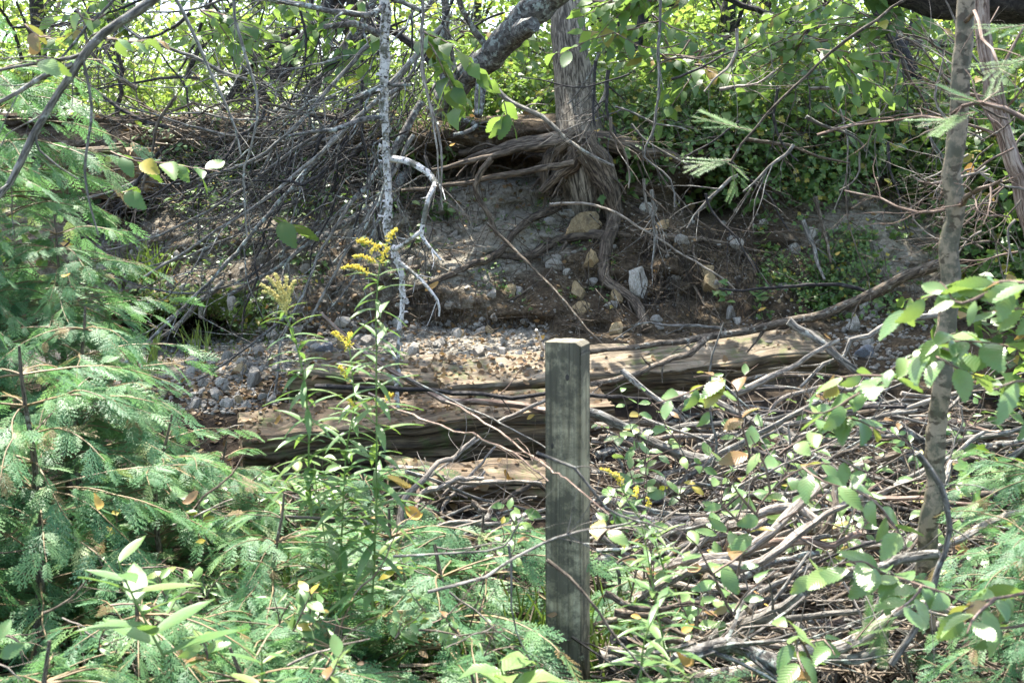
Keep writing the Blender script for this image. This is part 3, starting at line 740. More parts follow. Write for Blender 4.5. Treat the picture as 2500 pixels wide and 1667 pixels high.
# ------------------------------------------------------------------ leaf litter, fallen leaves
mb = MB()
def litter(n, x0, x1, y0, y1, s0, s1):
    pp = []; nn = []
    for _ in range(n):
        p, q = hit2(random.uniform(x0, x1), random.uniform(y0, y1), 0.006); pp.append(tuple(p)); nn.append(tuple(q+rvec(.35)))
    scatter(mb, TO, pp, rdirs(n, (1, 1, .25)), nn, rng.uniform(s0, s1, n), rng.uniform(0, .75, n)**1.4)
litter(1300, 440, 1340, 780, 1010, 0.02, 0.045)
litter(700, 1450, 2500, 900, 1667, 0.02, 0.05); litter(1300, 2500, 3400, 500, 1667, 0.02, 0.05); litter(900, -900, 0, 700, 1667, 0.02, 0.05); litter(150, 590, 2040, 830, 1060, 0.012, 0.035)
litter(900, 0, 1340, 1000, 1667, 0.02, 0.05)
litter(900, 900, 2500, 420, 860, 0.015, 0.035)
litter(900, 200, 1300, 270, 520, 0.02, 0.045)
litter(500, 150, 900, 540, 820, 0.015, 0.04); litter(600, 180, 640, 820, 1080, 0.015, 0.04)
tag(mb.obj('leaf_litter', 'litter'), 'brown leaf litter scattered over the soil', 'leaf litter', kind='stuff')

def noise_bend(V):
    return np.array([tuple(noise.noise_vector(Vector(v)*28)*0.007) for v in V.tolist()])
def fallen(px, py, d, size, tint, label, group=None, upn=None):
    mb = MB(); p = P(px, py, d); size *= .72
    scatter(mb, TSV[int(px) % 6], [tuple(p)], rdirs(1, (1, .5, .3)), [tuple(upn if upn else Vector((0, -.7, .7))+rvec(.2))], size, tint)
    V = mb.v[0]; c = V.mean(0); r = V-c; mb.v[0] = (V+np.outer(np.sum(r*r, 1), [random.uniform(-.6, .6), -.4, 1])*18.0+noise_bend(V)).astype(np.float32)
    tag(mb.obj('fallen_leaf', 'litter', origin=p), label, 'leaf', group)
for a in [(1332, 825, 6.3, .07, .86, 'bright orange leaf caught at the bank foot by the post top'), (1158, 848, 6.35, .08, .80, 'curled orange leaf on the gravel ledge'),
          (1065, 700, 5.4, .09, .78, 'tan dead leaf hanging by a bare twig tip'), (172, 676, 3.6, .05, .86, 'small orange leaf on top of the left cedar'),
          (953, 1184, 3.9, .11, .95, 'big pale curled leaf beside the tall goldenrod stem'), (983, 1252, 3.4, .08, .82, 'yellow-brown leaf on the cedar, below the pale curled one'),
          (250, 1252, 2.9, .06, .9, 'golden leaf on the cedar at lower left'), (1715, 1390, 3.1, .06, .62, 'pale tan leaf in the sticks right of the post'),
          (1305, 1015, 4.95, .05, .86, 'small orange leaf stuck on the timber face left of the post'), (1768, 873, 5.8, .07, .5, 'brown dry leaf lying on the pale timber'),
          (2012, 818, 6.0, .06, .7, 'tan leaf on the sawn end of the pale timber'), (1278, 930, 5.6, .05, .45, 'brown leaf on the grey timber nearest the post'),
          (1072, 925, 5.6, .05, .7, 'yellowish leaf on the grey timber'), (690, 1020, 5.0, .06, .72, 'tan leaf on the left end of the lowest timber'),
          (1230, 1160, 4.5, .09, .72, 'broad tan leaf on the rotten plank'), (480, 1205, 3.1, .06, .6, 'dry leaf in the dark gap of the cedars'),
          (1700, 1622, 2.6, .06, .75, 'brown leaf at the bottom right of the post'), (1690, 1530, 2.7, .05, .8, 'orange leaf low in the sticks by the post'),
          (1100, 360, 6.6, .06, .8, 'orange leaf at the foot of the leaning trunk'), (1450, 320, 7.0, .05, .86, 'little orange leaf at the tree foot'),
          (2050, 617, 6.7, .05, .93, 'yellow leaf on the open right slope'), (1867, 755, 6.5, .06, .93, 'folded yellow leaf low on the right slope'),
          (2370, 410, 5.0, .08, .82, 'rust leaf right of the birch'), (80, 100, 3.0, .07, .8, 'brown curled leaf hanging at upper left')]:
    fallen(*a)
for k in range(34):
    x = random.uniform(100, 2450); y = random.uniform(1150, 1640)
    d = 4.6-(y-1100)/540*2.0
    fallen(x, y, d, random.uniform(.022, .042), random.uniform(.2, .9), 'dry fallen leaf caught in the brush %s' % ('left of the post' if x < 1380 else 'right of the post'), 'fallen leaves in the brush', Vector((0, -.4, .8)))

# ------------------------------------------------------------------ trees
def crown(mb, centers, per, size, sp, tpl=TL, lo=.05, hi=.85, odd=.04, upb=1.2):
    C = np.array([tuple(c[:3]) for c in centers]); R = np.array([c[3] for c in centers])
    k = rng.integers(0, len(C), per); 
    off = rng.normal(0, 1, (per, 3)); off /= np.linalg.norm(off, axis=1)[:, None]; off *= (rng.random(per)**0.5)[:, None]
    pos = C[k]+off*R[k][:, None]*np.array(sp)
    ck = rng.uniform(-.15, .15, len(C))
    scatter(mb, tpl, pos, rdirs(per, (1, 1, .4), (0, 0, -.35)), rdirs(per, (.6, .6, .3), (0, 0, upb)), rng.uniform(size*.6, size*1.25, per), np.clip(tints(per, lo, hi, odd)+ck[k], 0, 1))

# centre tree standing on the bank, roots washed out
CT = empty('rooted_tree', P(1410, 380, 7.75), 'straight furrowed tree on the bank with bare roots spreading beneath', 'tree')
tp = [P(1450, 530, 7.42), P(1438, 450, 7.34), P(1420, 360, 7.36), P(1406, 255, 7.50), P(1392, 120, 7.62), P(1380, 0, 7.72), P(1360, -200, 7.85), P(1345, -480, 8.0), P(1330, -900, 8.2)]
mb = MB(); tube(mb, smooth_path(tp, .04, .004), 0.104, 0.075, 36, 0.035, prof=lambda t: 1.0+0.42*math.exp(-(t/0.16)**2)+.22*math.exp(-(t/.32)**2))
mb.obj('trunk', 'bark', CT, CT.location)
roots = [([(1405, 330), (1350, 372), (1330, 420), (1335, 470)], 0.06, 0.02, 7.22), ([(1425, 350), (1470, 400), (1490, 460), (1500, 560)], 0.075, 0.045, 7.16), ([(1400, 340), (1340, 350), (1290, 352), (1200, 372), (1120, 400)], 0.06, 0.02, 7.22), ([(1420, 345), (1480, 345), (1550, 372), (1640, 380), (1700, 420)], 0.06, 0.02, 7.22), ([(1410, 360), (1395, 400), (1350, 440), (1320, 470)], 0.06, 0.02, 7.2), ([(1430, 370), (1462, 420), (1490, 470), (1500, 520)], 0.07, 0.045, 7.15),
 ([(1375, 345), (1262, 367), (1161, 392), (1053, 417)], 0.021, 0.012, 7.08), ([(1400, 398), (1306, 415), (1215, 431), (1082, 454), (981, 468)], 0.020, 0.010, 7.0),
 ([(1200, 388), (1165, 434), (1161, 470), (1190, 520), (1215, 575)], 0.018, 0.012, 6.97), ([(1440, 470), (1342, 519), (1262, 562), (1215, 613), (1107, 668), (1017, 707), (940, 750)], 0.026, 0.014, None),
 ([(1487, 586), (1432, 582), (1364, 581), (1320, 606), (1277, 619), (1197, 624)], 0.036, 0.02, None), ([(1100, 633), (1017, 658), (908, 687), (800, 709)], 0.02, 0.014, None),
 ([(1480, 470), (1501, 550), (1479, 615), (1479, 669), (1519, 713), (1552, 752), (1577, 817)], 0.05, 0.022, None), ([(1480, 480), (1559, 519), (1650, 566), (1700, 640)], 0.018, 0.01, None),
 ([(1500, 570), (1650, 584), (1740, 593), (1813, 620), (1850, 680)], 0.022, 0.01, None), ([(1440, 400), (1490, 440), (1580, 480), (1680, 500)], 0.03, 0.012, None),
 ([(1385, 400), (1360, 440), (1345, 470)], 0.05, 0.016, None), ([(1450, 340), (1560, 330), (1650, 350), (1740, 380)], 0.035, 0.018, None), ([(1400, 420), (1320, 380), (1210, 360), (1120, 375)], 0.035, 0.02, 7.45),
 ([(1530, 560), (1600, 600), (1680, 680), (1730, 760)], 0.014, 0.006, None), ([(1440, 470), (1380, 600), (1330, 680), (1240, 740)], 0.014, 0.006, None),
 ([(1700, 520), (1690, 600), (1720, 700)], 0.012, 0.006, None)]
for pts, r0, r1, d in roots:
    W_ = [(P(x, y, d) if d else on_bank(x, y, r0*0.6)) for x, y in pts]
    path = smooth_path(W_, .04, .012); mb = MB(); tube(mb, path, r0, r1, 9, .12); twigs(mb, path, r0*.5, 5, .22, 2, -.6)
    mb.obj('root', 'root', CT, CT.location)
# unseen crown far overhead, shaped for dappled shade, left open above the brush pile
def crown_cells(n, x0, x1, y0, y1, z0, z1, r0, r1, thr=0.0, sd=0.0, f=0.45):
    out = []
    while len(out) < n:
        x, y, z = random.uniform(x0, x1), random.uniform(y0, y1), random.uniform(z0, z1)
        if noise.noise(Vector((x*f+sd, y*f, z*.3))) > thr: out.append((x, y, z, random.uniform(r0, r1)))
    return out
mb = MB(); cc = [c for c in crown_cells(95, -6.0, 2.5, 6.5, 13.0, 6.0, 9.0, .35, .75, 0.10, 3.0) if not (c[0] > -.8 and c[1] < 9.2)]
crown(mb, cc, int(121*len(cc)), .15, (1, 1, .5)); mb.obj('crown', 'leaf', CT, CT.location)
for c in cc[::3]:
    mb = MB(); tube(mb, smooth_path([tp[-1]+Vector((0, 0, random.uniform(-1, .2))), (Vector(c[:3])+tp[-1])/2+Vector((0, 0, .4)), Vector(c[:3])], .3, .05), .04, .01, 5, .1, cap=False)
    mb.obj('limb', 'bark', CT, CT.location)
# fine rootlets hanging from the undercut
mb = MB()
for _ in range(950):
    if random.random() < .6: px, py = random.uniform(1560, 1860), random.uniform(560, 760)
    else: px, py = random.uniform(980, 1760), random.uniform(400, 800)
    p = on_bank(px, py, .03); L = random.uniform(.08, .32); q = [p]
    d = Vector((random.gauss(0, .35), -.25, -1)).normalized()
    for k in range(4): d = (d+rvec(.15)+Vector((0, 0, -.1))).normalized(); q.append(q[-1]+d*L/4)
    tube(mb, q, .0021, .0010, 3, 0, cap=False, tint=random.random())
tag(mb.obj('rootlet_fringe', 'palebark' if False else 'root', CT, CT.location), kind='stuff')

# leaning lichened tree
LT = empty('leaning_tree', P(1017, 395, 7.9), 'thick lichen-covered trunk leaning up to the right across the centre tree', 'tree')
lp = [P(1005, 420, 7.95), P(1035, 354, 7.85), P(1082, 271, 7.7), P(1125, 206, 7.55), P(1198, 134, 7.4), P(1288, 43, 7.2), P(1357, -20, 7.1), P(1450, -150, 6.9), P(1600, -420, 6.6)]
mb = MB(); tube(mb, smooth_path(lp, .04, .02), .062, .10, 18, .09, prof=lambda t: 1+.12*math.sin(t*60)*math.exp(-((t-.55)/.05)**2))
mb.obj('trunk', 'lichbark', LT, LT.location)
branch('stub', [(1176, 190, 7.4), (1173, 235, 7.35), (1166, 285, 7.3)], .034, .028, 'lichbark', parent=LT)
branch('stub', [(1270, 75, 7.2), (1290, 70, 7.0), (1302, 60, 6.95)], .07, .045, 'lichbark', parent=LT)
branch('limb', [(1030, 369, 7.8), (980, 440, 7.4), (908, 506, 7.0), (818, 560, 6.7), (740, 610, 6.5)], .034, .014, 'lichbark', parent=LT, tw=6, tl=.4, td=2)
branch('limb', [(1075, 285, 7.7), (1120, 290, 7.5), (1165, 310, 7.3), (1110, 330, 7.2)], .022, .012, 'lichbark', parent=LT, tw=3)
branch('limb', [(1200, 130, 7.4), (1150, 60, 7.3), (1120, 0, 7.2), (1100, -80, 7.1)], .022, .014, 'lichbark', parent=LT, tw=3)
branch('limb', [(1112, 225, 7.5), (1105, 130, 7.4), (1090, 60, 7.3), (1085, -30, 7.2)], .016, .012, 'lichbark', parent=LT, tw=4)
mb = MB(); crown(mb, crown_cells(18, 0.5, 4.0, 6.5, 9.5, 4.6, 7.0, .35, .7, -.05, 8), 1700, .13, (1, 1, .5)); mb.obj('crown', 'leaf', LT, LT.location)  # unseen leafy crown added overhead to dapple the ground

# thin dead white-barked stem
DB = empty('dead_birch', P(984, 1030, 5.3), 'thin dead stem with peeling white bark, hanging twigs left of centre', 'dead tree')
dbp = [(937, -20, 5.6), (939, 108, 5.6), (937, 253, 5.6), (943, 361, 5.58), (948, 470, 5.55), (945, 560, 5.5), (966, 622, 5.5), (973, 658, 5.48), (984, 705, 5.46), (977, 803, 5.42), (968, 893, 5.38), (970, 976, 5.33), (984, 1035, 5.3)]
mb = MB(); tube(mb, smooth_path([P(*p) for p in dbp], .03, .010), .0225, .007, 12, .18)
path = smooth_path([P(*p) for p in dbp], .03, .006)
pp = [path[k] for k in rng.integers(0, len(path), 260)]
scatter(mb, T_leaf(.35, .3), [tuple(p+Vector((random.uniform(-.02, .02), -.015, 0))) for p in pp], rdirs(260), rdirs(260), rng.uniform(.012, .03, 260), .5)
mb.obj('trunk', 'deadbirch', DB, DB.location)
for pts, r0, r1 in [([(955, 388, 5.58), (1017, 405, 5.5), (1060, 444, 5.4), (1046, 481, 5.35), (1031, 560, 5.3), (1035, 586, 5.3), (1078, 637, 5.25)], .017, .005),
                    ([(1030, 564, 5.3), (981, 604, 5.35), (959, 606, 5.45)], .009, .012), ([(970, 633, 5.48), (1031, 687, 5.4), (1067, 734, 5.35), (1069, 776, 5.35)], .010, .004)]:
    branch('limb', pts, r0, r1, 'deadbirch', parent=DB, tw=4, tl=.12, rough=.22)
for pts, r0, r1 in [([(925, 85, 5.6), (860, 60, 5.5), (795, 68, 5.4)], .016, .012), ([(928, 288, 5.6), (870, 295, 5.5), (812, 316, 5.4), (700, 330, 5.2)], .015, .006),
                    ([(940, 10, 5.6), (900, 38, 5.5), (840, 30, 5.4), (700, 5, 5.3), (600, -10, 5.3)], .016, .01), ([(950, 205, 5.6), (1000, 208, 5.5)], .010, .008),
                    ([(935, 210, 5.6), (890, 232, 5.6), (855, 246, 5.6)], .015, .010), ([(955, 0, 5.6), (1000, 15, 5.6), (1035, 28, 5.6), (1060, -10, 5.6)], .012, .01)]:
    branch('limb', pts, r0, r1, 'lichbark', parent=DB, tw=5, tl=.25, td=2)

# young birch on the right
YB = empty('young_birch', P(2258, 1560, 3.25), 'slim young grey-white birch standing in the right foreground', 'tree')
yb = [(2262, 1600, 3.25), (2261, 1414, 3.22), (2268, 1288, 3.2), (2279, 1143, 3.2), (2286, 1056, 3.2), (2293, 966, 3.2), (2311, 767, 3.2), (2319, 586, 3.2), (2326, 542, 3.2), (2333, 361, 3.2), (2344, 217, 3.2), (2351, 108, 3.2), (2357, -20, 3.2), (2370, -300, 3.2), (2390, -900, 3.25), (2420, -1900, 3.3)]
mb = MB(); tube(mb, smooth_path([P(*p) for p in yb], .03, .014), .0262, .017, 22, .08); mb.obj('trunk', 'birch', YB, YB.location)
for pts, r0 in [([(2350, 60, 3.2), (2375, 30, 3.1), (2400, 90, 3.0), (2440, 170, 2.9), (2460, 300, 2.9)], .006), ([(2330, 300, 3.2), (2250, 290, 3.3), (2140, 300, 3.4), (2050, 320, 3.5)], .005),
                ([(2320, 510, 3.2), (2240, 520, 3.3), (2150, 490, 3.4), (2060, 465, 3.5)], .005), ([(2340, 500, 3.2), (2391, 463, 3.0), (2438, 445, 2.9)], .009)]:
    branch('limb', pts, r0, r0*.4, 'redbark', parent=YB, tw=5, tl=.18, td=2, sides=5)
mb = MB(); crown(mb, crown_cells(22, 1.4, 3.4, 2.2, 4.4, 3.4, 5.6, .3, .6, -.2, 12), 1100, .09, (1, 1, .6)); mb.obj('crown', 'leaf', YB, YB.location)  # crown above the view, put in for its dappled shade

def simple_tree(pts, r0, r1, mat, label, tw=8, tl=.7, crn=None, name='tree', group=None, sides=10, jit=.03):
    base = P(*pts[0]); t = empty(name, base, label, 'tree', group)
    path = smooth_path([P(*p) for p in pts], .08, jit); mb = MB(); tube(mb, path, r0, r1, sides, .09)
    if tw: twigs(mb, path, r0, tw, tl, 2, .0, .2)
    mb.obj('trunk', mat, t, base)
    if crn:
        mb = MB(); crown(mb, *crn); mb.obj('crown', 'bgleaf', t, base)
    return t
simple_tree([(2580, 1100, 5.0), (2555, 800, 5.0), (2525, 620, 5.0), (2500, 500, 5.0), (2474, 398, 5.0), (2445, 289, 5.0), (2409, 181, 5.0), (2394, 0, 5.0), (2370, -300, 5.0), (2360, -900, 5)], .036, .024, 'redbark', 'reddish-barked tree curving up behind the birch', 6, .5)
simple_tree([(626, 290, 8.6), (669, 195, 8.5), (723, 119, 8.4), (777, 65, 8.3), (840, -40, 8.2), (900, -200, 8.1)], .058, .06, 'darkbark', 'thick black trunk leaning right at upper left', 9, .9)
simple_tree([(286, 285, 9.0), (296, 173, 9), (289, 126, 9), (282, 72, 9), (275, -20, 9), (270, -200, 9)], .016, .012, 'darkbark', 'thin black upright stem at upper left', 7, .5)
simple_tree([(540, 290, 8.8), (564, 231, 8.8), (607, 173, 8.8), (643, 123, 8.8), (741, 65, 8.8), (820, -30, 8.8)], .022, .02, 'darkbark', 'slender black stem curving right, left of the thick black trunk', 8, .7)
simple_tree([(455, 195, 9.2), (481, 127, 9.2), (524, 80, 9.2), (575, 0, 9.2), (610, -80, 9.2)], .020, .018, 'darkbark', 'crooked thin black stem left of the slender curved one', 8, .7)
simple_tree([(1010, 330, 8.3), (1080, 210, 8.3), (1090, 60, 8.3), (1085, -60, 8.3)], .03, .026, 'lichbark', 'upright grey stem crossing behind the leaning trunk', 6, .6)
simple_tree([(1500, 300, 9.5), (1530, 200, 9.5), (1560, 100, 9.5), (1580, -60, 9.5)], .045, .04, 'darkbark', 'dark trunk right of the centre tree among leaves', 5, .8)
simple_tree([(1968, 130, 9.3), (1980, 60, 9.3), (2000, -40, 9.3)], .035, .032, 'darkbark', 'short dark trunk hanging above the right shrubs', 4, .6)
simple_tree([(1745, 230, 9.8), (1765, 120, 9.8), (1790, -40, 9.8)], .06, .055, 'darkbark', 'thick dark trunk beyond the right shrubs', 5, .8)
simple_tree([(2260, 230, 8.0), (2200, 130, 8.0), (2140, 20, 8.0), (2110, -80, 8)], .04, .035, 'darkbark', 'brown trunk leaning left below the big fallen trunk', 4, .6)
simple_tree([(700, 300, 8.2), (790, 190, 8.1), (880, 60, 8), (940, -60, 8)], .026, .022, 'lichbark', 'lichened grey stem leaning right of the thick black trunk', 9, .8)
simple_tree([(1060, 160, 8.6), (1000, 100, 8.6), (905, 60, 8.6), (800, 80, 8.5)], .03, .014, 'darkbark', 'dark bough arching left beside the white dead stem', 8, .6)

# big dark fallen trunk, cut logs, upper right
def fallen_log(pts, r0, r1, mat, label, tw=0, name='fallen_log', cat='log', sides=18, rough=.07, group=None):
    return branch(name, pts, r0, r1, mat, label, cat, group, tw=tw, tl=.4, sides=sides, rough=rough, jit=.02)
fallen_log([(2020, -110, 6.2), (2200, -62, 6.1), (2400, -25, 5.9), (2640, 0, 5.7), (3300, 330, 5.2), (4200, 950, 4.6)], .15, .17, 'darkbark', 'huge dark trunk hanging across the top right corner')
fallen_log([(2120, 84, 9), (2266, 88, 8.8)], .042, .042, 'bark', 'short cut log with a flat end at upper right')
fallen_log([(2190, 103, 8.6), (2250, 108, 8.6), (2330, 106, 8.6)], .028, .026, 'bark', 'slimmer log just under the short cut log')
fallen_log([(2040, 200, 8.2), (2110, 165, 8.1), (2180, 135, 8)], .05, .035, 'darkbark', 'black slanting log amid the right shrubs')
fallen_log([(1758, -5, 9), (1831, 18, 9), (1957, 61, 9), (2084, 83, 9), (2200, 102, 9)], .022, .02, 'darkbark', 'long dark bough crossing the top right', 5, 'bough', 'bough', 9)
fallen_log([(1440, 10, 8.8), (1540, 15, 8.8), (1660, 5, 8.8)], .035, .03, 'darkbark', 'dark horizontal bough right of the centre trunk top', 3, 'bough', 'bough', 9)
fallen_log([(1410, 290, 8.6), (1520, 300, 8.6), (1600, 340, 8.2)], .03, .026, 'root', 'grey log tip beside the tree foot on the right')
fallen_log([(1650, 1615, 2.75), (1722, 1580, 2.8), (1795, 1566, 2.85), (1852, 1582, 2.85), (1915, 1625, 2.8)], .018, .016, 'lichbark', 'shaggy curved bark log at the bottom right of the post', 10, rough=.2)

# ------------------------------------------------------------------ traced branches
def B(lab, pts, r, mat, tw=3, tl=.25, td=1, r1=None, cat='branch', name='dead_branch', group=None, jit=.010):
    d0 = pts[0][2] if len(pts[0]) > 2 else 6
    pts = [p if len(p) > 2 else (*p, d0) for p in pts]
    dm = sum(p[2] for p in pts)/len(pts)
    rr = r/2/F*dm; return branch(name, pts, rr, (r1 if r1 else r*.5)/2/F*dm, mat, lab, cat, group, tw=tw, tl=tl, td=td, jit=jit)
OB = empty('overhanging_branch', P(376, -10, 3.0), 'smooth grey forked branch sweeping down at the top left corner', 'branch')
def OBp(pts, r0, r1, d=3.0, tw=0): branch('limb', [(x, y, d) for x, y in pts], r0/2/F*d, r1/2/F*d, 'greybark', parent=OB, tw=tw, tl=.2, td=2, jit=.006)
OBp([(400, -20), (330, 30), (253, 83), (195, 145), (145, 217), (83, 332), (18, 448), (-15, 490)], 24, 13, tw=5)
OBp([(195, 134), (145, 145), (98, 157), (-15, 172)], 11, 8, tw=2)
OBp([(178, 158), (108, 188), (47, 224), (-15, 252)], 14, 11, tw=2)
OBp([(202, 145), (217, 224), (224, 300), (206, 390), (206, 444), (224, 517), (240, 575)], 8, 4)
OBp([(88, 330), (100, 370), (150, 410), (190, 440)], 6, 3)
B('long whip of a twig hanging beside the black trunks', [(571, -10, 4.2), (585, 94), (614, 177), (629, 296), (600, 408), (596, 470), (603, 575)], 8, 'greybark', 4)
B('straight thin twig slanting down at upper left', [(425, -10, 4.5), (481, 108), (542, 231), (571, 311), (590, 380)], 9, 'greybark', 4)
B('pair of bleached twigs hanging right of the white dead stem', [(1031, 0, 5.2), (1031, 145), (1039, 202), (1060, 289), (1078, 361), (1075, 452), (1080, 510)], 8, 'palebark', 5, .3)
B('thin bleached twig hanging close to the white dead stem', [(1028, 150, 5.1), (1045, 250), (1062, 330), (1070, 430), (1076, 460)], 6, 'palebark', 2)
B('broken grey branch slanting across the foot of the centre tree', [(1194, 195, 6.6), (1252, 253), (1324, 285), (1378, 336), (1436, 376), (1497, 408)], 14, 'greybark', 2, .15, r1=11)
B('slender twig hanging right of the centre tree', [(1613, -10, 5.5), (1609, 108), (1606, 267), (1590, 330), (1570, 383), (1640, 440), (1646, 506)], 8, 'greybark', 4)
B('thin pale twig arching over the ochre slab', [(1342, 500, 6.7), (1422, 499), (1505, 517), (1559, 557), (1595, 572), (1650, 612), (1740, 662), (1795, 709)], 8, 'palebark', 3, .2)
B('straight stick leaning down the dirt face to the post', [(1190, 545, 6.6), (1270, 622, 6.5), (1378, 738, 6.3), (1450, 821, 6.2), (1520, 880, 6.1)], 9, 'brownbark', 3)
B('crooked stick with peeling bark poking up beside the post top', [(1345, 882, 6.1), (1325, 850, 6.0), (1310, 805, 5.9)], 10, 'deadbirch', 0, r1=8)
B('rough-barked limb lying across the pale timber to the birch', [(2310, 640, 5.6), (2228, 669, 5.7), (2156, 705, 5.8), (2011, 767, 5.85), (1903, 789, 5.85), (1831, 807, 5.85), (1722, 822, 5.8), (1650, 836, 5.75), (1577, 843, 5.7), (1440, 860, 5.6)], 30, 'brownbark', 4, .2, r1=13)
B('forked rough limb crossing the pale timber towards the post', [(1725, 825, 5.7), (1686, 861, 5.6), (1642, 876, 5.55), (1559, 910, 5.45), (1440, 937, 5.35)], 18, 'brownbark', 3, .15, r1=13)
B('dark stick with a bleached top on the right slope', [(2109, 709, 6.0), (2048, 695), (1939, 698), (1813, 709), (1755, 705)], 11, 'darkbark', 3)
B('bent grey stick below the timber end', [(2290, 770, 5.2), (2185, 781), (2120, 817), (2076, 828), (2062, 868), (2011, 890), (1955, 945)], 17, 'greybark', 4, .2)
B('thin grey stick right of the hanging roots', [(1760, 800, 5.9), (1700, 795), (1640, 795), (1560, 790), (1500, 830)], 8, 'greybark', 3)
B('long pale limb running right from the post through the brush pile', [(1430, 1003, 4.6), (1523, 1041), (1577, 1074), (1650, 1105), (1722, 1125), (1795, 1143), (1903, 1161), (2048, 1176), (2156, 1197), (2243, 1226), (2330, 1245)], 24, 'greybark', 8, .3, 2, 34)
B('bleached limb bowed across the brush pile above the birch foot', [(1640, 1274, 4.0), (1758, 1262), (1867, 1266), (1975, 1277), (2084, 1299), (2192, 1317), (2300, 1330)], 20, 'palebark', 6, .3, 2, 24)
B('forked grey limb under the bowed bleached one', [(1800, 1320, 3.9), (1870, 1285), (1960, 1290), (2060, 1320), (2160, 1335), (2260, 1345)], 20, 'lichbark', 4, r1=26)
B('long bent stick crossing both timbers left of the post', [(784, 763, 5.3), (800, 785), (908, 875), (981, 919), (1035, 951), (1107, 980, 5.1), (1252, 984, 5.0), (1340, 1002, 4.9)], 11, 'redbark', 3, r1=18)
B('black wet stick lying along the lowest timber', [(770, 944, 5.2), (981, 948, 5.1), (1107, 958, 5.0), (1252, 969, 4.95), (1335, 960, 4.9), (1447, 966, 4.85), (1559, 973), (1650, 980), (1800, 985), (1950, 960)], 13, 'darkbark', 8, .15)
B('light broken stick pointing left off the lowest timber', [(1215, 1030, 4.85), (1260, 1012), (1300, 985), (1335, 975)], 9, 'palebark', 0, r1=11)
B('thin twig trailing in front of the lowest timber', [(900, 960, 4.0), (973, 998, 3.9), (1111, 1052, 3.6), (1151, 1060, 3.5), (1252, 1107, 3.2), (1340, 1180, 3.0)], 8, 'redbark', 6, .25)
B('second thin twig trailing past the post front', [(1090, 980, 3.8), (1200, 1040, 3.5), (1290, 1110, 3.2), (1380, 1170, 2.6), (1480, 1250, 2.5)], 7, 'redbark', 5, .25)
B('pale whip running behind the post to the right brush', [(985, 920, 4.9), (1110, 980, 4.8), (1200, 1020, 4.7), (1340, 1100, 4.5)], 7, 'greybark', 3)
B('bare grey twig crossing the post face at mid height', [(1045, 1445, 2.3), (1180, 1405, 2.35), (1325, 1330, 2.4), (1380, 1305, 2.4), (1435, 1287, 2.4), (1525, 1280, 2.4), (1570, 1262, 2.4)], 9, 'greybark', 8, .2, 2)
B('bare twig forking upper left to lower right over the post', [(1310, 1105, 2.35), (1400, 1143), (1480, 1240), (1540, 1270), (1620, 1300)], 9, 'greybark', 6, .18, 2)
B('thin curved twig hanging left of the post base', [(1241, 1331, 2.5), (1248, 1414), (1262, 1540), (1300, 1620)], 7, 'greybark', 3, .15)
B('dark twig slanting over the lower post to the right', [(1335, 1367, 2.3), (1430, 1450), (1487, 1533), (1540, 1600), (1590, 1660)], 9, 'brownbark', 5, .2)
B('horizontal thin twig left of the post over the cedars', [(960, 1358, 2.6), (1130, 1350), (1233, 1331), (1262, 1290), (1290, 1250)], 7, 'greybark', 5, .2)
B('curved smooth branch arching in front of the birch foot', [(2240, 1105, 2.5), (2290, 1180), (2320, 1290), (2290, 1390), (2260, 1480), (2180, 1620)], 15, 'greybark', 5, .2, r1=17)
B('thin diagonal twig crossing the right shrubs', [(2217, -5, 4.2), (2066, 98), (1939, 210), (1845, 311), (1784, 394)], 8, 'brownbark', 9, .3, 2, 6)
B('thick grey stick leaning in the right shrubs', [(2149, 22, 6.5), (2174, 87), (2221, 177)], 13, 'greybark', 2)
B('lichened stick slanting through the right vines', [(1968, 285, 6.3), (2029, 314), (2084, 336), (2113, 372)], 10, 'greybark', 5)
B('curled twig dangling above the right slope', [(2098, 372, 6.2), (2098, 416), (2080, 448), (2048, 463)], 6, 'palebark', 0)
B('knobbly pale twig lying level in the right shrubs', [(1975, 217, 6.8), (2029, 217), (2066, 220), (2131, 213), (2170, 229)], 9, 'palebark', 3)
B('pale broken branch sloping up towards the birch', [(1995, 330, 5.9), (2100, 300), (2200, 285), (2320, 280)], 7, 'redbark', 5)
B('dead root-like stick standing on the right slope', [(1960, 540, 6.9), (1985, 600, 6.8), (2010, 680, 6.6)], 13, 'greybark', 1)
B('second upright stick on the right slope beside the first', [(1990, 480, 6.9), (2010, 560, 6.85), (2030, 640, 6.7)], 11, 'brownbark', 1)
B('bare fir branch in front of the birch at right', [(2510, 297, 2.7), (2394, 249, 2.75), (2319, 282, 2.8)], 14, 'redbark', 3, .12)
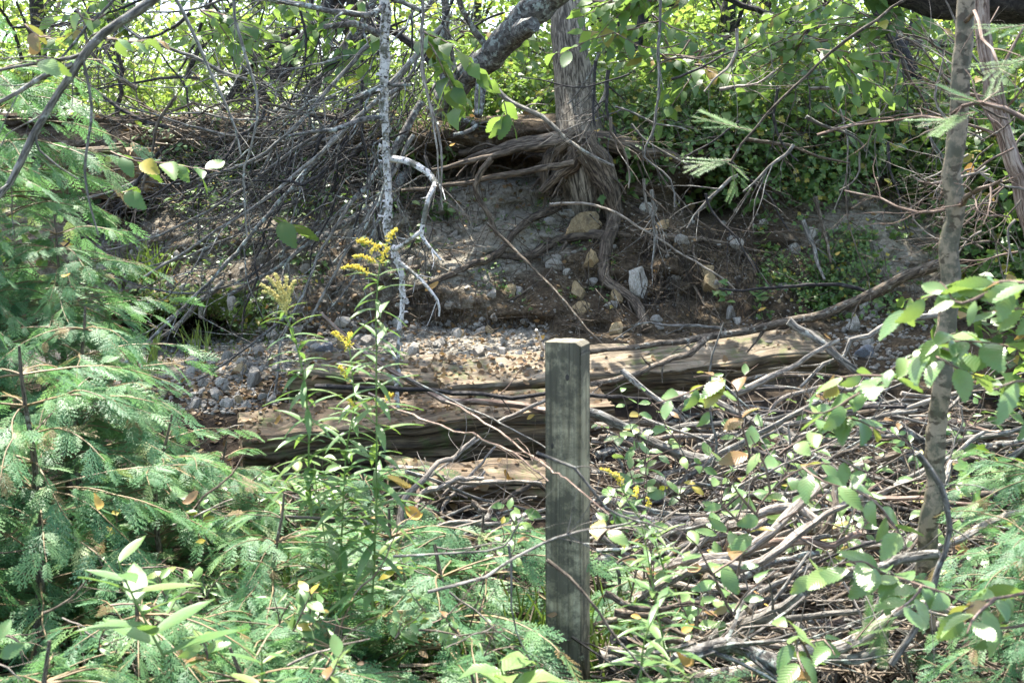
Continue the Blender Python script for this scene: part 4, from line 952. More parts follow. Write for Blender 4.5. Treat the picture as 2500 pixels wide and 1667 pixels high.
# dead tops sweeping down left: traced courses
sweep = [
 ('arching grey bough curving from the dead stem to the left cedar', [(1079, 64), (957, 202), (808, 351), (659, 478), (531, 563), (351, 680)], 13),
 ('long straight grey bough reaching the dark hollow', [(989, 202), (850, 308), (744, 425), (595, 595), (457, 744), (290, 900)], 14),
 ('crescent twig arching over the crest log', [(925, 213), (808, 308), (680, 340), (510, 320), (372, 276), (245, 244)], 8),
 ('lichened limb joining the white dead stem from the left', [(995, 163), (945, 224), (872, 289), (800, 340), (740, 352), (665, 345)], 12),
 ('long low twig bowed above the mossy foot', [(790, 560), (700, 610), (600, 680), (484, 716), (361, 702), (188, 646)], 8),
 ('second low bowed twig above the hollow', [(640, 540), (520, 600), (430, 635), (330, 650), (252, 628)], 8),
 ('stout stick running down to the left gravel', [(545, 690), (480, 740), (440, 790), (370, 840), (290, 900), (230, 930)], 14),
 ('straight thin stick down to the white slab', [(700, 770), (640, 820), (560, 880), (480, 930)], 9),
 ('steep grey stick beside the pale goldenrod', [(860, 490), (790, 600), (740, 720), (690, 830), (660, 1000), (610, 1060)], 9),
 ('grey pole leaning under the leaning trunk', [(1010, 330), (950, 440), (880, 560), (810, 680), (760, 780)], 12),
 ('thick lichened pole along the leaning trunk', [(1030, 250), (960, 370), (880, 470), (810, 540), (700, 640), (560, 720)], 18),
 ('forked grey bough low behind the goldenrod', [(800, 480), (760, 560), (640, 560), (560, 545)], 11),
 ('bleached twig drooping behind the pale goldenrod', [(678, 560), (700, 640), (720, 720), (745, 780)], 6),
 ('twisted black bough beside the thick black trunk', [(860, 80), (790, 180), (730, 230), (665, 275)], 16),
 ('grey bough crossing the black trunk', [(900, 110), (800, 220), (700, 330), (600, 400), (480, 440)], 13),
 ('grey bough running into the left cedar', [(820, 300), (700, 380), (580, 470), (420, 560), (260, 610)], 10),
 ('upright forked stick by the tall goldenrod', [(960, 380), (940, 500), (850, 700), (800, 760)], 9)]
for k, (lab, pts, r) in enumerate(sweep):
    d = 6.0+0.12*(k % 7); B(lab, [(x, y, d+0.0006*(500-y)) for x, y in pts], r, ('greybark', 'lichbark', 'greybark')[k % 3], 10, .4, 2)
FT = empty('fallen_treetop', P(760, 330, 7.0), 'tangled dead treetop of grey boughs draped over the left bank', 'dead tree')
for k in range(88):
    x0 = random.uniform(620, 1080); y0 = random.uniform(-10, 480) if x0 > 760 else random.uniform(150, 480)
    L = random.uniform(180, 520); a = math.radians(random.gauss(128, 27)); crv = random.uniform(-.7, 1.6)
    d = random.uniform(5.9, 7.2); pts = []; x, y = x0, y0
    for s in range(6):
        pts.append((x, y, d+.0005*(450-y))); x += math.cos(a)*L/5; y += math.sin(a)*L/5
        a += math.radians(crv*9)
        if y > 820: break
    r = random.choice((3, 4, 4, 5, 6, 9))/2/F*6.5
    branch('bough', pts, r, r*.4, random.choice(('greybark', 'darkbark', 'lichbark', 'darkbark')), parent=FT, tw=random.randint(4, 10), tl=.38, td=2, sides=6, jit=.045)
# more dark overhead branches upper left and centre
for k in range(26):
    x0 = random.uniform(150, 1300); y0 = random.uniform(-60, 40); a = math.radians(random.gauss(115, 28)); L = random.uniform(120, 380); d = random.uniform(5.5, 9)
    pts = []; x, y = x0, y0
    for s in range(5): pts.append((x, y, d)); x += math.cos(a)*L/4; y += math.sin(a)*L/4; a += math.radians(random.gauss(4, 8))
    if y > 330: continue
    B('thin bare %s branch hanging from the top %s' % (('black', 'grey')[k % 2], 'left' if x0 < 600 else 'left of the centre tree'), pts, random.uniform(4, 12), ('darkbark', 'lichbark')[k % 2], 7, .45, 2, group='bare branches along the top edge')
# right side tangle behind the birch
for k in range(46):
    x0 = random.uniform(2330, 2520); y0 = random.uniform(180, 640); a = math.radians(random.uniform(120, 240)); L = random.uniform(90, 260); d = random.uniform(3.6, 5.4)
    pts = []; x, y = x0, y0
    for s in range(5): pts.append((x, y, d)); x += math.cos(a)*L/4; y += math.sin(a)*L/4; a += math.radians(random.gauss(0, 16))
    B('thin tan twig in the tangle right of the birch', pts, random.uniform(4, 8), random.choice(('redbark', 'palebark', 'brownbark')), 4, .2, 2, group='bare twigs in the tangle right of the birch')

# ------------------------------------------------------------------ brush pile
def stick_mesh(seed, mat, n_tw):
    random.seed(seed); L = 1.0; pts = [Vector((0, 0, 0))]; d = Vector((1, 0, 0))
    for _ in range(6):
        d = (d+rvec(.2)+(Vector((1, 0, 0))-d)*.35).normalized(); pts.append(pts[-1]+d*L/6)
    mb = MB(); path = smooth_path(pts, .035, .012); tube(mb, path, .016, .009, 8, .2); twigs(mb, path, .013, n_tw, .22, 1, 0)
    return mb.mesh('stick', mat)
SM = [stick_mesh(100+i, m, n) for i, (m, n) in enumerate((('greybark', 3), ('palebark', 3), ('brownbark', 5), ('lichbark', 2), ('greybark', 6), ('palebark', 4), ('greybark', 5), ('darkbark', 2), ('redbark', 4), ('brownbark', 3)))]
random.seed(42)
def pile_d(py): return np.interp(py, [900, 960, 1100, 1250, 1400, 1540, 1667], [5.5, 5.2, 4.7, 4.1, 3.6, 3.15, 2.9])
def pstick(px, py, ang, yaw, Ls, rs, me, label, group, dz=0):
    d = float(pile_d(py)); c = P(px, py, d)+Vector((0, 0, dz))
    dirv = Vector((math.cos(ang)*math.cos(yaw), math.sin(yaw), math.sin(ang)))
    dirv.normalize(); o = bpy.data.objects.new('stick', me); COL.objects.link(o)
    q = dirv.to_track_quat('X', 'Z').to_matrix() @ Matrix.Rotation(random.uniform(0, 6.28), 3, 'X')
    o.rotation_euler = q.to_euler(); o.scale = (Ls, rs, rs); o.location = c-dirv*Ls/2
    tag(o, label, 'stick', group)
for k in range(255):
    py = random.uniform(905, 1560); px = random.uniform(1400, 2560) if py < 1400 else random.uniform(1460, 2250)
    if px < 2000: py = max(py, 1000+random.uniform(0, 60))
    Ls_ = random.uniform(.45, 1.35 if py < 1300 else .8); px = max(px, 1440+Ls_/2/float(pile_d(py))*3018)
    th = random.choice((.35, .45, .55, .7, .8, 1.0, 1.3)); Ls = Ls_
    pstick(px, py, math.radians(random.gauss(-2, 9) if random.random() < .85 else random.uniform(-50, 50)), math.radians(random.gauss(0, 14)), Ls, th, random.choice(SM),
           '%s %s stick in the brush pile %s' % ('thick' if th > 1 else 'thin' if th < .7 else 'bare', ('short', 'long')[Ls > .9], 'between post and birch' if px < 2240 else 'right of the birch'), 'sticks of the brush pile right of the post', -random.uniform(0, .22))
for k in range(36):
    px = random.uniform(850, 1300); py = random.uniform(1175, 1400)
    pstick(px, py, math.radians(random.gauss(0, 10)), math.radians(random.gauss(0, 30)), random.uniform(.3, .9), random.choice((.4, .6, .8)), random.choice(SM), 'bare stick under the cedar twigs left of the post', 'sticks on the ground left of the post', -random.uniform(.02, .1))
mb = MB()
for k in range(2100):
    if k % 4 == 0: px, py = random.uniform(300, 1340), random.uniform(1190, 1667)
    else: px, py = random.uniform(1440, 2540), random.uniform(990, 1640)
    c = P(px, py, float(pile_d(py)))+Vector((0, 0, -random.uniform(.02, .25))); a = random.gauss(0, .45); yw = random.gauss(0, .8); L = random.uniform(.1, .5)
    dv = Vector((math.cos(a)*math.cos(yw), math.sin(yw), math.sin(a))); q = [c+dv*L*t+rvec(.012) for t in (-.5, -.2, .15, .5)]
    tube(mb, q, random.uniform(.002, .006), .0015, 4, .1, cap=False)
tag(mb.obj('twig_debris', 'brownbark'), 'fine twig debris filling the brush pile', 'twig debris', kind='stuff')
mb = MB()
for k in range(900):
    px, py = random.uniform(300, 1100), random.uniform(270, 520)
    c = on_bank(px, py, .03); a = random.gauss(0, .5); yw = random.gauss(0, .8); L = random.uniform(.15, .6)
    dv = Vector((math.cos(a)*math.cos(yw), math.sin(yw)*.5, math.sin(a))); q = [c+dv*L*t+rvec(.02) for t in (-.5, -.2, .15, .5)]
    tube(mb, q, random.uniform(.002, .007), .0015, 4, .1, cap=False)
for k in range(500):
    px, py = random.uniform(950, 2300), random.uniform(480, 830)
    c = on_bank(px, py, .02); a = random.gauss(0, .9); L = random.uniform(.1, .45)
    dv = Vector((math.cos(a), .1, math.sin(a))); q = [c+dv*L*t+rvec(.012) for t in (-.5, -.2, .15, .5)]
    tube(mb, q, random.uniform(.0015, .004), .0012, 4, .1, cap=False)
tag(mb.obj('twig_litter', 'brownbark'), 'thin twigs littering the crest and face of the bank', 'twig litter', kind='stuff')

# ------------------------------------------------------------------ cedars
def cedar_mesh(seed, h, r, nb, droop=.17, sc=(.045, .115), lean=(0, 0), flat=.35):
    """returns (stem mesh, foliage mesh) with base at origin"""
    random.seed(seed); st = MB(); fo = MB(); pos = [[] for _ in SPR]; dr = [[] for _ in SPR]; up = [[] for _ in SPR]
    top = Vector((lean[0], lean[1], h)); path = smooth_path([Vector((0, 0, -.15)), top*.5+rvec(.03), top], .08, .01); tube(st, path, .012+.008*h, .004, 7, .1)
    for k in range(nb):
        t = random.uniform(.08, 1)**.8; p = path[int(t*(len(path)-1))]; az = random.uniform(0, 2*math.pi)
        L = r*(1.05-.6*t)*random.uniform(.55, 1.15)+.08
        d = Vector((math.cos(az), math.sin(az), random.uniform(.1, .7))); q = [p]; dd = d.normalized()
        for s in range(5):
            dd = (dd+Vector((0, 0, -droop))+rvec(.09)).normalized(); q.append(q[-1]+dd*L/5)
        bp = smooth_path(q, .05, .004); tube(st, bp, .0032, .0012, 4, .1, cap=False, mi=1)
        side = dd.cross(Vector((0, 0, 1))).normalized()
        ns = max(4, int(L/.034))
        for s in range(ns):
            f = .25+.75*s/ns; i = int(f*(len(bp)-1)); b = bp[i]; tg = (bp[min(i+1, len(bp)-1)]-bp[max(0, i-1)]).normalized()
            sd = side*(1 if s % 2 else -1); v = (tg*random.uniform(.5, 1.1)+sd*random.uniform(.3, 1.0)+Vector((0, 0, random.uniform(-.45, .1)))).normalized()
            w = random.randrange(len(SPR)); pos[w].append(tuple(b)); dr[w].append(tuple(v)); up[w].append(tuple(Vector((0, 0, 1))+rvec(flat)))
        w = random.randrange(len(SPR)); pos[w].append(tuple(bp[-1])); dr[w].append(tuple(dd)); up[w].append(tuple(Vector((0, 0, 1))+rvec(flat)))
    for w, T in enumerate(SPR):
        n = len(pos[w])
        if n: scatter(fo, T, pos[w], dr[w], up[w], rng.uniform(*sc, n), np.where(rng.random(n) < .035, 1.05, np.clip(rng.normal(.45, .2, n), 0, .85)))
    return st.mesh('stem', ['brownbark', 'yellowstem']), fo.mesh('foliage', 'cedar', smooth=False)
CM = [cedar_mesh(1, 1.0, .62, 74), cedar_mesh(2, .75, .6, 58), cedar_mesh(3, .55, .55, 56, .2), cedar_mesh(4, 1.7, .7, 130), cedar_mesh(5, .4, .5, 40, .18)]
CMtall = cedar_mesh(6, 3.4, 0.72, 165, .22)
random.seed(9)
def cedar(px, py, d, which, s, label, rz=None, dz=0.0):
    b = P(px, py, d); st, fo = CM[which] if which >= 0 else CMtall
    b.z = gz(b.x, b.y)+dz
    t = empty('cedar_sapling', b, label, 'cedar', 'white cedar saplings'); t.rotation_euler = (0, 0, random.uniform(0, 6.28) if rz is None else rz); t.scale = (s, s, s)
    for nm, me in (('stem', st), ('foliage', fo)):
        o = bpy.data.objects.new(nm, me); COL.objects.link(o); o.parent = t
    return t
cedar(-210, 1000, 3.9, -1, .74, 'tallest cedar, rising along the left edge of the picture')
cedar(20, 1000, 4.5, 3, 1.05, 'pale cedar standing behind the left edge one')
for a in [(-420, 1300, 3.0, 0, 1.0, 'cedar beyond the left edge of the picture, nearest'), (-700, 1200, 3.8, 0, 1.1, 'cedar beyond the left edge of the picture, farther out'), (-300, 1600, 2.3, 2, 1.0, 'low cedar just beyond the lower left corner'), (230, 1200, 3.9, 0, .95, 'broad blue-green cedar below the dark hollow'), (160, 1100, 4.2, 3, .72, 'slender cedar filling the left side under the grey branch'), (60, 1200, 3.2, 0, 1.0, 'bushy cedar low at the left edge'),
          (430, 1300, 3.7, 1, .85, 'cedar with sunlit tips below the left gravel'), (560, 1300, 4.1, 1, .65, 'cedar whose tips touch the white slab'),
          (330, 1500, 2.7, 2, .9, 'dark cedar between the left ones in front'), (120, 1550, 2.4, 2, .9, 'front cedar in the lower left corner'),
          (700, 1450, 3.3, 1, .75, 'feathery cedar left of the goldenrod stems'), (560, 1600, 2.6, 4, 1.0, 'sprawling cedar at the bottom left'),
          (830, 1600, 2.8, 4, 1.0, 'low cedar under the goldenrod feet'), (950, 1400, 3.6, 4, 1.0, 'low cedar right of the goldenrod stems'),
          (1060, 1500, 3.2, 4, 1.05, 'spreading cedar halfway to the post'), (1180, 1480, 3.6, 4, 1.0, 'cedar touching the left side of the post'),
          (1150, 1640, 2.6, 4, .9, 'small cedar at the bottom left of the post'), (1235, 1650, 3.0, 4, .5, 'tiny cedar at the post foot'),
          (1570, 1560, 3.5, 4, .7, 'sunlit cedar just right of the post foot'), (2500, 1500, 2.8, 0, .70, 'dark cedar in the lower right corner'),
          (2380, 1660, 2.5, 4, .7, 'low cedar below the birch at bottom right'), (2050, 1660, 2.6, 4, .75, 'low cedar left of the birch at the bottom'),
          (2560, 1300, 3.6, 1, .8, 'cedar at the right edge behind the dark one'), (1500, 1640, 2.8, 4, .55, 'pale cedar tips crowding the right side of the post foot'), (1640, 1600, 3.2, 4, .55, 'cedar tuft among the sticks, second right of the post'), (1850, 1660, 2.9, 4, .5, 'cedar tuft at the bottom edge below the curved bark log'), (1700, 1660, 2.5, 4, .5, 'small cedar at the bottom edge right of the post'),
          (700, 1250, 4.3, 4, .9, 'cedar beneath the lowest timber left end'), (880, 1250, 4.3, 4, .8, 'cedar in front of the lowest timber')]:
    cedar(*a)

# fir tips
TF = T_fir()
def fir(label, segs):
    mb = MB(); p0 = P(*segs[0][0])
    for (a, b, n) in segs:
        A, Bv = P(*a), P(*b); L = (Bv-A).length
        tube(mb, [A, (A+Bv)/2, Bv], .0025, .001, 4, 0, cap=False, mi=1)
        pos = [tuple(A)]; dr = [tuple(Bv-A)]; up = [(0, -.35, 1)]; sc = [L]
        for k in range(n):
            t = random.uniform(.15, .8); sgn = 1 if k % 2 else -1
            side = (Bv-A).normalized().cross(Vector((0, -.35, 1))).normalized()*sgn
            pos.append(tuple(A+(Bv-A)*t)); dr.append(tuple((Bv-A).normalized()*.8+side*.7)); up.append((0, -.35, 1)); sc.append(L*(1-t)*.8+.04)
        scatter(mb, TF, pos, dr, up, sc, rng.uniform(0, 1, len(pos)))
    tag(mb.obj('fir_twig', ['fir', 'redbark'], origin=p0, smooth=False), label, 'fir twig')
fir('sunlit fir twig left of the vine-covered slope', [((1840, 320, 4.4), (1690, 285, 4.4), 5)])
fir('drooping fir twig hanging above the dark root hollow', [((1785, 390, 4.4), (1670, 410, 4.4), 5), ((1785, 400, 4.4), (1800, 480, 4.4), 4), ((1770, 395, 4.4), (1820, 425, 4.4), 3)])
fir('bright fir twig crossing the birch trunk', [((2394, 252, 2.7), (2310, 225, 2.7), 5), ((2400, 250, 2.7), (2440, 220, 2.7), 4)])
fir('second fir twig crossing the birch, lower left', [((2380, 275, 2.65), (2240, 310, 2.65), 6)])
fir('fir twig at the right edge above the tangle', [((2520, 140, 2.8), (2400, 180, 2.8), 6), ((2520, 60, 2.8), (2410, 75, 2.8), 6)])
fir('small fir sprig among the sticks at bottom right', [((2090, 1560, 2.9), (2150, 1490, 2.9), 5)])
fir('dark fir sprig by the right bottom cedar', [((2180, 1500, 2.9), (2120, 1590, 2.9), 5)])

# ------------------------------------------------------------------ goldenrods
def goldenrod(label, stem, heads, leaf_len, d, mat='flower', dens=46, lo=.05, hi=.93):
    base = P(*stem[0], d); t = empty('goldenrod', base, label, 'goldenrod', 'tall goldenrod plants')
    path = smooth_path([P(x, y, d) for x, y in stem], .02, .003); mb = MB(); tube(mb, path, .0032, .0014, 6, .03, cap=False); mb.obj('stem', 'stem', t, base)
    mb = MB(); pos = []; dr = []; sc = []; up = []
    dens = int(dens*1.35)
    for k in range(dens):
        f = lo+(hi-lo)*k/dens; i = int(f*(len(path)-1)); az = k*2.4+random.uniform(-.4, .4)
        pos.append(tuple(path[i])); dr.append((math.cos(az), math.sin(az)*.8, random.uniform(-.35, .95))); up.append((0, 0, 1)); sc.append(leaf_len*(1.1-.6*f)*random.uniform(.75, 1.2))
    scatter(mb, TN, pos, dr, up, sc, rng.uniform(.1, .8, len(pos))); mb.obj('foliage', 'rod', t, base)
    for (x0, y0, x1, y1, th) in heads:
        A, Bv = P(x0, y0, d-.01), P(x1, y1, d+random.uniform(-.03, .03)); L = (Bv-A).length; mb = MB()
        n = max(45, int(L*1900)); tt = rng.random(n)
        Pn = np.array(A)[None]*(1-tt[:, None])+np.array(Bv)[None]*tt[:, None]; Pn[:, 2] += .14*L*np.sin(tt*math.pi)
        th_ = th/F*d*(1.0-.6*tt)*.5
        off = rng.normal(0, 1, (n, 3)); off /= np.linalg.norm(off, axis=1)[:, None]; Pn = Pn+off*th_[:, None]*rng.uniform(.2, 1.5, n)[:, None]
        V = icoV*np.array([1, 1.5, 1]); scatter(mb, (V, icoF, V[:, :2]), Pn, rdirs(n, (.6, .6, .6), (0, 0, .8)), rdirs(n), rng.uniform(.0009, .0021, n), 0)
        near = min(path, key=lambda p: (p-A).length)
        tube(mb, [near, (near+A)/2, A, Bv], .0012, .0006, 4, 0, cap=False, mi=1)
        mb.obj('flower_head', [mat, 'stem'], t, base, smooth=False)
goldenrod('tallest goldenrod in full yellow bloom, left of the white dead stem', [(908, 1490), (916, 1324), (919, 1110), (919, 950), (919, 803), (925, 676), (934, 622), (952, 568)],
          [(928, 612, 872, 588, 20), (915, 640, 863, 627, 15), (900, 668, 832, 655, 15), (940, 605, 970, 560, 22), (930, 640, 948, 608, 22), (925, 600, 905, 618, 14)], .13, 2.9, dens=64)
goldenrod('goldenrod with scattered yellow tufts, left of the tallest', [(829, 1460), (840, 1161), (850, 1074), (865, 984), (856, 875), (847, 821)],
          [(850, 845, 811, 812, 20), (850, 850, 855, 815, 22), (845, 922, 827, 895, 22), (866, 992, 850, 978, 20), (940, 975, 957, 962, 18)], .12, 3.0, dens=56)
goldenrod('goldenrod with a pale fading plume, farthest left', [(760, 1260), (755, 1110), (752, 1020), (741, 930), (723, 839), (697, 760), (680, 700)],
          [(700, 760, 636, 695, 14), (698, 750, 640, 712, 13), (690, 730, 650, 676, 14), (690, 720, 670, 668, 14), (695, 730, 700, 675, 14), (695, 735, 723, 685, 13), (700, 765, 680, 690, 18), (698, 760, 716, 700, 13)], .12, 3.1, 'paleflower', dens=52)
goldenrod('short goldenrod with a yellow tip right of the post', [(1625, 1400), (1590, 1300), (1545, 1240), (1510, 1170)], [(1515, 1175, 1466, 1145, 14), (1520, 1180, 1500, 1155, 16), (1552, 1210, 1555, 1190, 14), (1585, 1235, 1580, 1215, 12)], .09, 3.0, dens=16)
def herb(label, stem, leaf_len, d, dens, tpl=TN, mat='rod', name='leafy_herb', lo=.05):
    base = P(*stem[0], d); t = empty(name, base, label, 'herb'); path = smooth_path([P(x, y, d) for x, y in stem], .02, .003)
    mb = MB(); tube(mb, path, .0030, .0012, 5, .03, cap=False); mb.obj('stem', 'stem', t, base)
    mb = MB(); pos = []; dr = []; sc = []
    for k in range(dens):
        f = lo+(1-lo)*k/dens; i = int(f*(len(path)-1)); az = k*2.4
        pos.append(tuple(path[i])); dr.append((math.cos(az), math.sin(az)*.8, random.uniform(.1, .7))); sc.append(leaf_len*(1.2-.6*f)*random.uniform(.8, 1.2))
    scatter(mb, tpl, pos, dr, [(0, 0, 1)]*dens, sc, rng.uniform(.1, .9, dens)); mb.obj('foliage', mat, t, base)
herb('willow-leaved green stalk right of the post foot', [(1640, 1680), (1595, 1432), (1580, 1340), (1565, 1270)], .12, 2.6, 26)
herb('second green stalk right of the post, in front', [(1560, 1680), (1575, 1560), (1610, 1480)], .11, 2.4, 14)
herb('big-leaved seedling in the left foreground cedars', [(400, 1600), (350, 1500), (300, 1400), (285, 1355)], .14, 2.3, 12, T_lance(.16, .15))
herb('yellow-green broad-leaved plant left of the post foot', [(1240, 1680), (1225, 1640), (1205, 1590)], .10, 2.4, 6, T_leaf(.3, .3), 'elm')
herb('small seedling in the bottom left clearing', [(640, 1680), (642, 1620), (640, 1580)], .09, 2.4, 6, T_lance(.12, .2))
herb('slender leafy stalk left of the goldenrods', [(800, 1420), (790, 1300), (775, 1200), (768, 1130)], .10, 3.2, 22)
for k, (x, y) in enumerate(((900, 640), (950, 690), (1020, 600), (1480, 470), (1530, 480), (1770, 740), (1850, 740))):
    p = on_bank(x, y, .01); mb = MB(); n = 9
    scatter(mb, TL, [tuple(p+Vector((random.uniform(-.05, .05), -.03, random.uniform(0, .12)))) for _ in range(n)], rdirs(n, (1, .6, .5)), rdirs(n, (.3, .3, .3), (0, -.5, 1)), rng.uniform(.04, .07, n), rng.uniform(.2, .8, n))
    tube(mb, [p, p+Vector((0, -.02, .12))], .002, .001, 4, 0, mi=1)
    tag(mb.obj('seedling', ['ivy', 'stem'], origin=p), ('leafy seedling behind the tallest goldenrod head', 'leafy seedling below the goldenrod head on the bank', 'small green sprig right of the white dead stem', 'seedling growing at the ochre slab left edge', 'seedling growing right of the ochre slab', 'green sprig low on the right slope', 'second sprig low on the right slope')[k], 'seedling')
# grass tufts
mb = MB(); pos = []; dr = []
for (x, y, n, s) in ((355, 690, 60, 25), (700, 1640, 200, 160), (950, 1620, 160, 120), (1260, 1640, 60, 60), (1480, 1640, 120, 60), (370, 905, 30, 20), (1030, 330, 120, 90), (250, 1640, 60, 120), (480, 880, 25, 20)):
    for _ in range(n): pos.append(tuple(on_bank(x+random.gauss(0, s), y+random.gauss(0, s*.4), 0))); dr.append((random.gauss(0, .3), random.gauss(0, .3), 1))
scatter(mb, T_lance(.02, .25), pos, dr, rdirs(len(pos), (1, 1, .1)), rng.uniform(.12, .28, len(pos)), rng.uniform(0, 1, len(pos)))
tag(mb.obj('grass', 'grass'), 'thin tufts of grass among the cedar twigs', 'grass', kind='stuff')

# ------------------------------------------------------------------ serrated-leaved shrubs (foreground right)
def leafy_twig(label, courses, size, seed, yellow=.06, name='leafy_shrub', mat='elm', tpl=TS, gap=34, upv=(0, -.35, 1), group=None, r=.0035):
    random.seed(seed); base = P(*courses[0][0]); t = empty(name, base, label, 'shrub', group)
    for pts in courses:
        d = pts[0][2]; path = smooth_path([P(*p) for p in pts], .02, .006)
        mb = MB(); tube(mb, path, r, r*.35, 6, .08, cap=False); mb.obj('twig', 'redbark', t, base)
        L = sum((path[i+1]-path[i]).length for i in range(len(path)-1)); n = max(3, int(L/(gap/F*d)))
        pos = []; dr = []; up = []; sc = []
        for k in range(n):
            f = .1+.9*k/n; i = int(f*(len(path)-1)); tg = (path[min(i+1, len(path)-1)]-path[max(i-1, 0)]).normalized(); sd = 1 if k % 2 else -1
            side = tg.cross(Vector(upv)).normalized()*sd
            v = tg*random.uniform(.3, .8)+side*random.uniform(.5, 1)+Vector((0, 0, random.uniform(-.55, .1)))
            pos.append(tuple(path[i]+side*.004)); dr.append(tuple(v)); up.append(tuple(Vector(upv)+rvec(.35))); sc.append(size*random.uniform(.6, 1.25))
        tn = rng.uniform(.1, .8, n); tn[rng.random(n) < yellow] = rng.uniform(.9, 1)
        mb = MB(); scatter_v(mb, TSV if tpl is TS else [vary(tpl, q) for q in range(4)], pos, dr, up, sc, tn); mb.obj('foliage', mat, t, base)
    return t
leafy_twig('elm twig with broad bright leaves reaching in from the right edge', [[(2560, 700, 2.0), (2450, 690, 2.1), (2350, 700, 2.2), (2230, 740, 2.25), (2180, 790, 2.3)], [(2560, 760, 2.1), (2470, 760, 2.15), (2400, 760, 2.2)], [(2450, 700, 2.1), (2350, 740, 2.1), (2290, 690, 2.2)]], .062, 1, gap=30)
leafy_twig('long leafy twig slanting in front of the birch over the brush', [[(1905, 1110, 2.6), (2033, 1016, 2.5), (2156, 919, 2.4), (2272, 846, 2.3), (2360, 800, 2.2)], [(2272, 846, 2.3), (2380, 830, 2.2), (2480, 850, 2.15)], [(2156, 919, 2.4), (2060, 920, 2.45), (1990, 950, 2.5)], [(2100, 960, 2.4), (2010, 1010, 2.4), (1960, 1000, 2.45)], [(2250, 860, 2.3), (2340, 900, 2.2), (2400, 920, 2.2)], [(2033, 1016, 2.5), (2110, 1030, 2.4), (2160, 1060, 2.4)]], .060, 2, .05, gap=26)
leafy_twig('twig with red, yellow and green leaves in front of the dark timber face', [[(1830, 1130, 2.9), (1812, 1020, 2.9), (1790, 940, 2.9), (1740, 915, 2.9), (1690, 920, 2.9)], [(1812, 1020, 2.9), (1750, 1000, 2.9), (1690, 1020, 2.9)], [(1760, 920, 2.9), (1680, 960, 2.9), (1590, 990, 2.9)]], .062, 3, .35, gap=36)
leafy_twig('leafy sapling with pale leaves over the brush pile middle', [[(1790, 1450, 2.7), (1830, 1300, 2.7), (1880, 1200, 2.7), (1960, 1140, 2.7), (2050, 1130, 2.7)], [(1830, 1300, 2.7), (1760, 1230, 2.7), (1720, 1150, 2.7)], [(1880, 1200, 2.7), (1860, 1120, 2.7), (1830, 1060, 2.7)], [(1960, 1140, 2.7), (2020, 1180, 2.6), (2090, 1200, 2.6)], [(1850, 1260, 2.7), (1800, 1200, 2.7), (1790, 1170, 2.7)]], .055, 4, .08, gap=44)
leafy_twig('low twig with wide pale leaves left of the birch foot', [[(2330, 1460, 2.3), (2250, 1430, 2.3), (2160, 1400, 2.35), (2050, 1390, 2.4), (1960, 1410, 2.45)], [(2160, 1400, 2.35), (2100, 1370, 2.3), (2030, 1380, 2.3)], [(2250, 1430, 2.3), (2220, 1470, 2.25), (2190, 1490, 2.2)]], .062, 5, .04, gap=32)
leafy_twig('short leafy twig hanging before the birch foot', [[(2080, 1190, 2.4), (2150, 1240, 2.35), (2200, 1300, 2.3), (2215, 1340, 2.3)], [(2050, 1120, 2.4), (2110, 1150, 2.35), (2170, 1170, 2.3)]], .058, 6, .06, gap=34)
leafy_twig('green leafy sprig above the bottom edge between post and birch', [[(1990, 1640, 2.4), (1960, 1570, 2.4), (1920, 1530, 2.4), (1880, 1530, 2.4)], [(1960, 1570, 2.4), (2010, 1560, 2.4), (2040, 1600, 2.35)], [(1940, 1550, 2.4), (1950, 1600, 2.35), (1970, 1640, 2.3)]], .055, 7, .1, gap=30)
leafy_twig('yellowing twig in the lower right corner', [[(2540, 1440, 2.1), (2430, 1460, 2.1), (2370, 1480, 2.1), (2300, 1520, 2.15)], [(2430, 1460, 2.1), (2380, 1500, 2.05), (2360, 1540, 2.0)], [(2520, 1520, 2.1), (2440, 1530, 2.1), (2390, 1520, 2.1)]], .062, 8, .3, gap=36)
leafy_twig('thin shoot with small leaves rising right of the post', [[(1790, 1500, 2.6), (1740, 1400, 2.6), (1700, 1330, 2.6), (1650, 1290, 2.6)], [(1740, 1400, 2.6), (1790, 1370, 2.6), (1830, 1330, 2.6)], [(1790, 1500, 2.6), (1830, 1440, 2.6), (1900, 1390, 2.6)]], .048, 9, .15, gap=44)
leafy_twig('single broad leaves on a twig at the right edge', [[(2560, 930, 2.1), (2480, 930, 2.1), (2430, 950, 2.1)], [(2560, 1000, 2.1), (2500, 1010, 2.1)]], .068, 10, .1, gap=50)
leafy_twig('leafy twig with yellow leaf draped by the post middle', [[(1460, 1320, 2.5), (1480, 1290, 2.5), (1500, 1300, 2.5), (1540, 1330, 2.5)]], .055, 12, .3, gap=40)
leafy_twig('sprig of pale leaves hanging in front of the left bank', [[(270, 370, 4.2), (330, 392, 4.2), (400, 400, 4.2), (470, 410, 4.2), (540, 420, 4.2)], [(300, 470, 4.2), (330, 460, 4.2)]], .085, 13, .05, gap=24, mat='ivy')
leafy_twig('green leaves hanging from the top left branch', [[(255, 95, 3.0), (320, 105, 3.1), (380, 100, 3.2), (410, 112, 3.2)], [(190, 20, 3.0), (200, 40, 3.0), (230, 50, 3)]], .055, 14, .12, gap=30)
leafy_twig('yellowed leaves dangling at the top left corner', [[(60, 60, 2.9), (100, 90, 2.9), (140, 85, 2.9)], [(90, 150, 2.9), (130, 140, 2.9)]], .055, 15, .7, gap=40)
leafy_twig('drooping three-leaf sprig below the leaning trunk', [[(1230, 250, 6.2), (1240, 290, 6.2), (1250, 320, 6.2)], [(1240, 280, 6.2), (1210, 300, 6.2)]], .11, 16, .0, gap=22, mat='leaf')
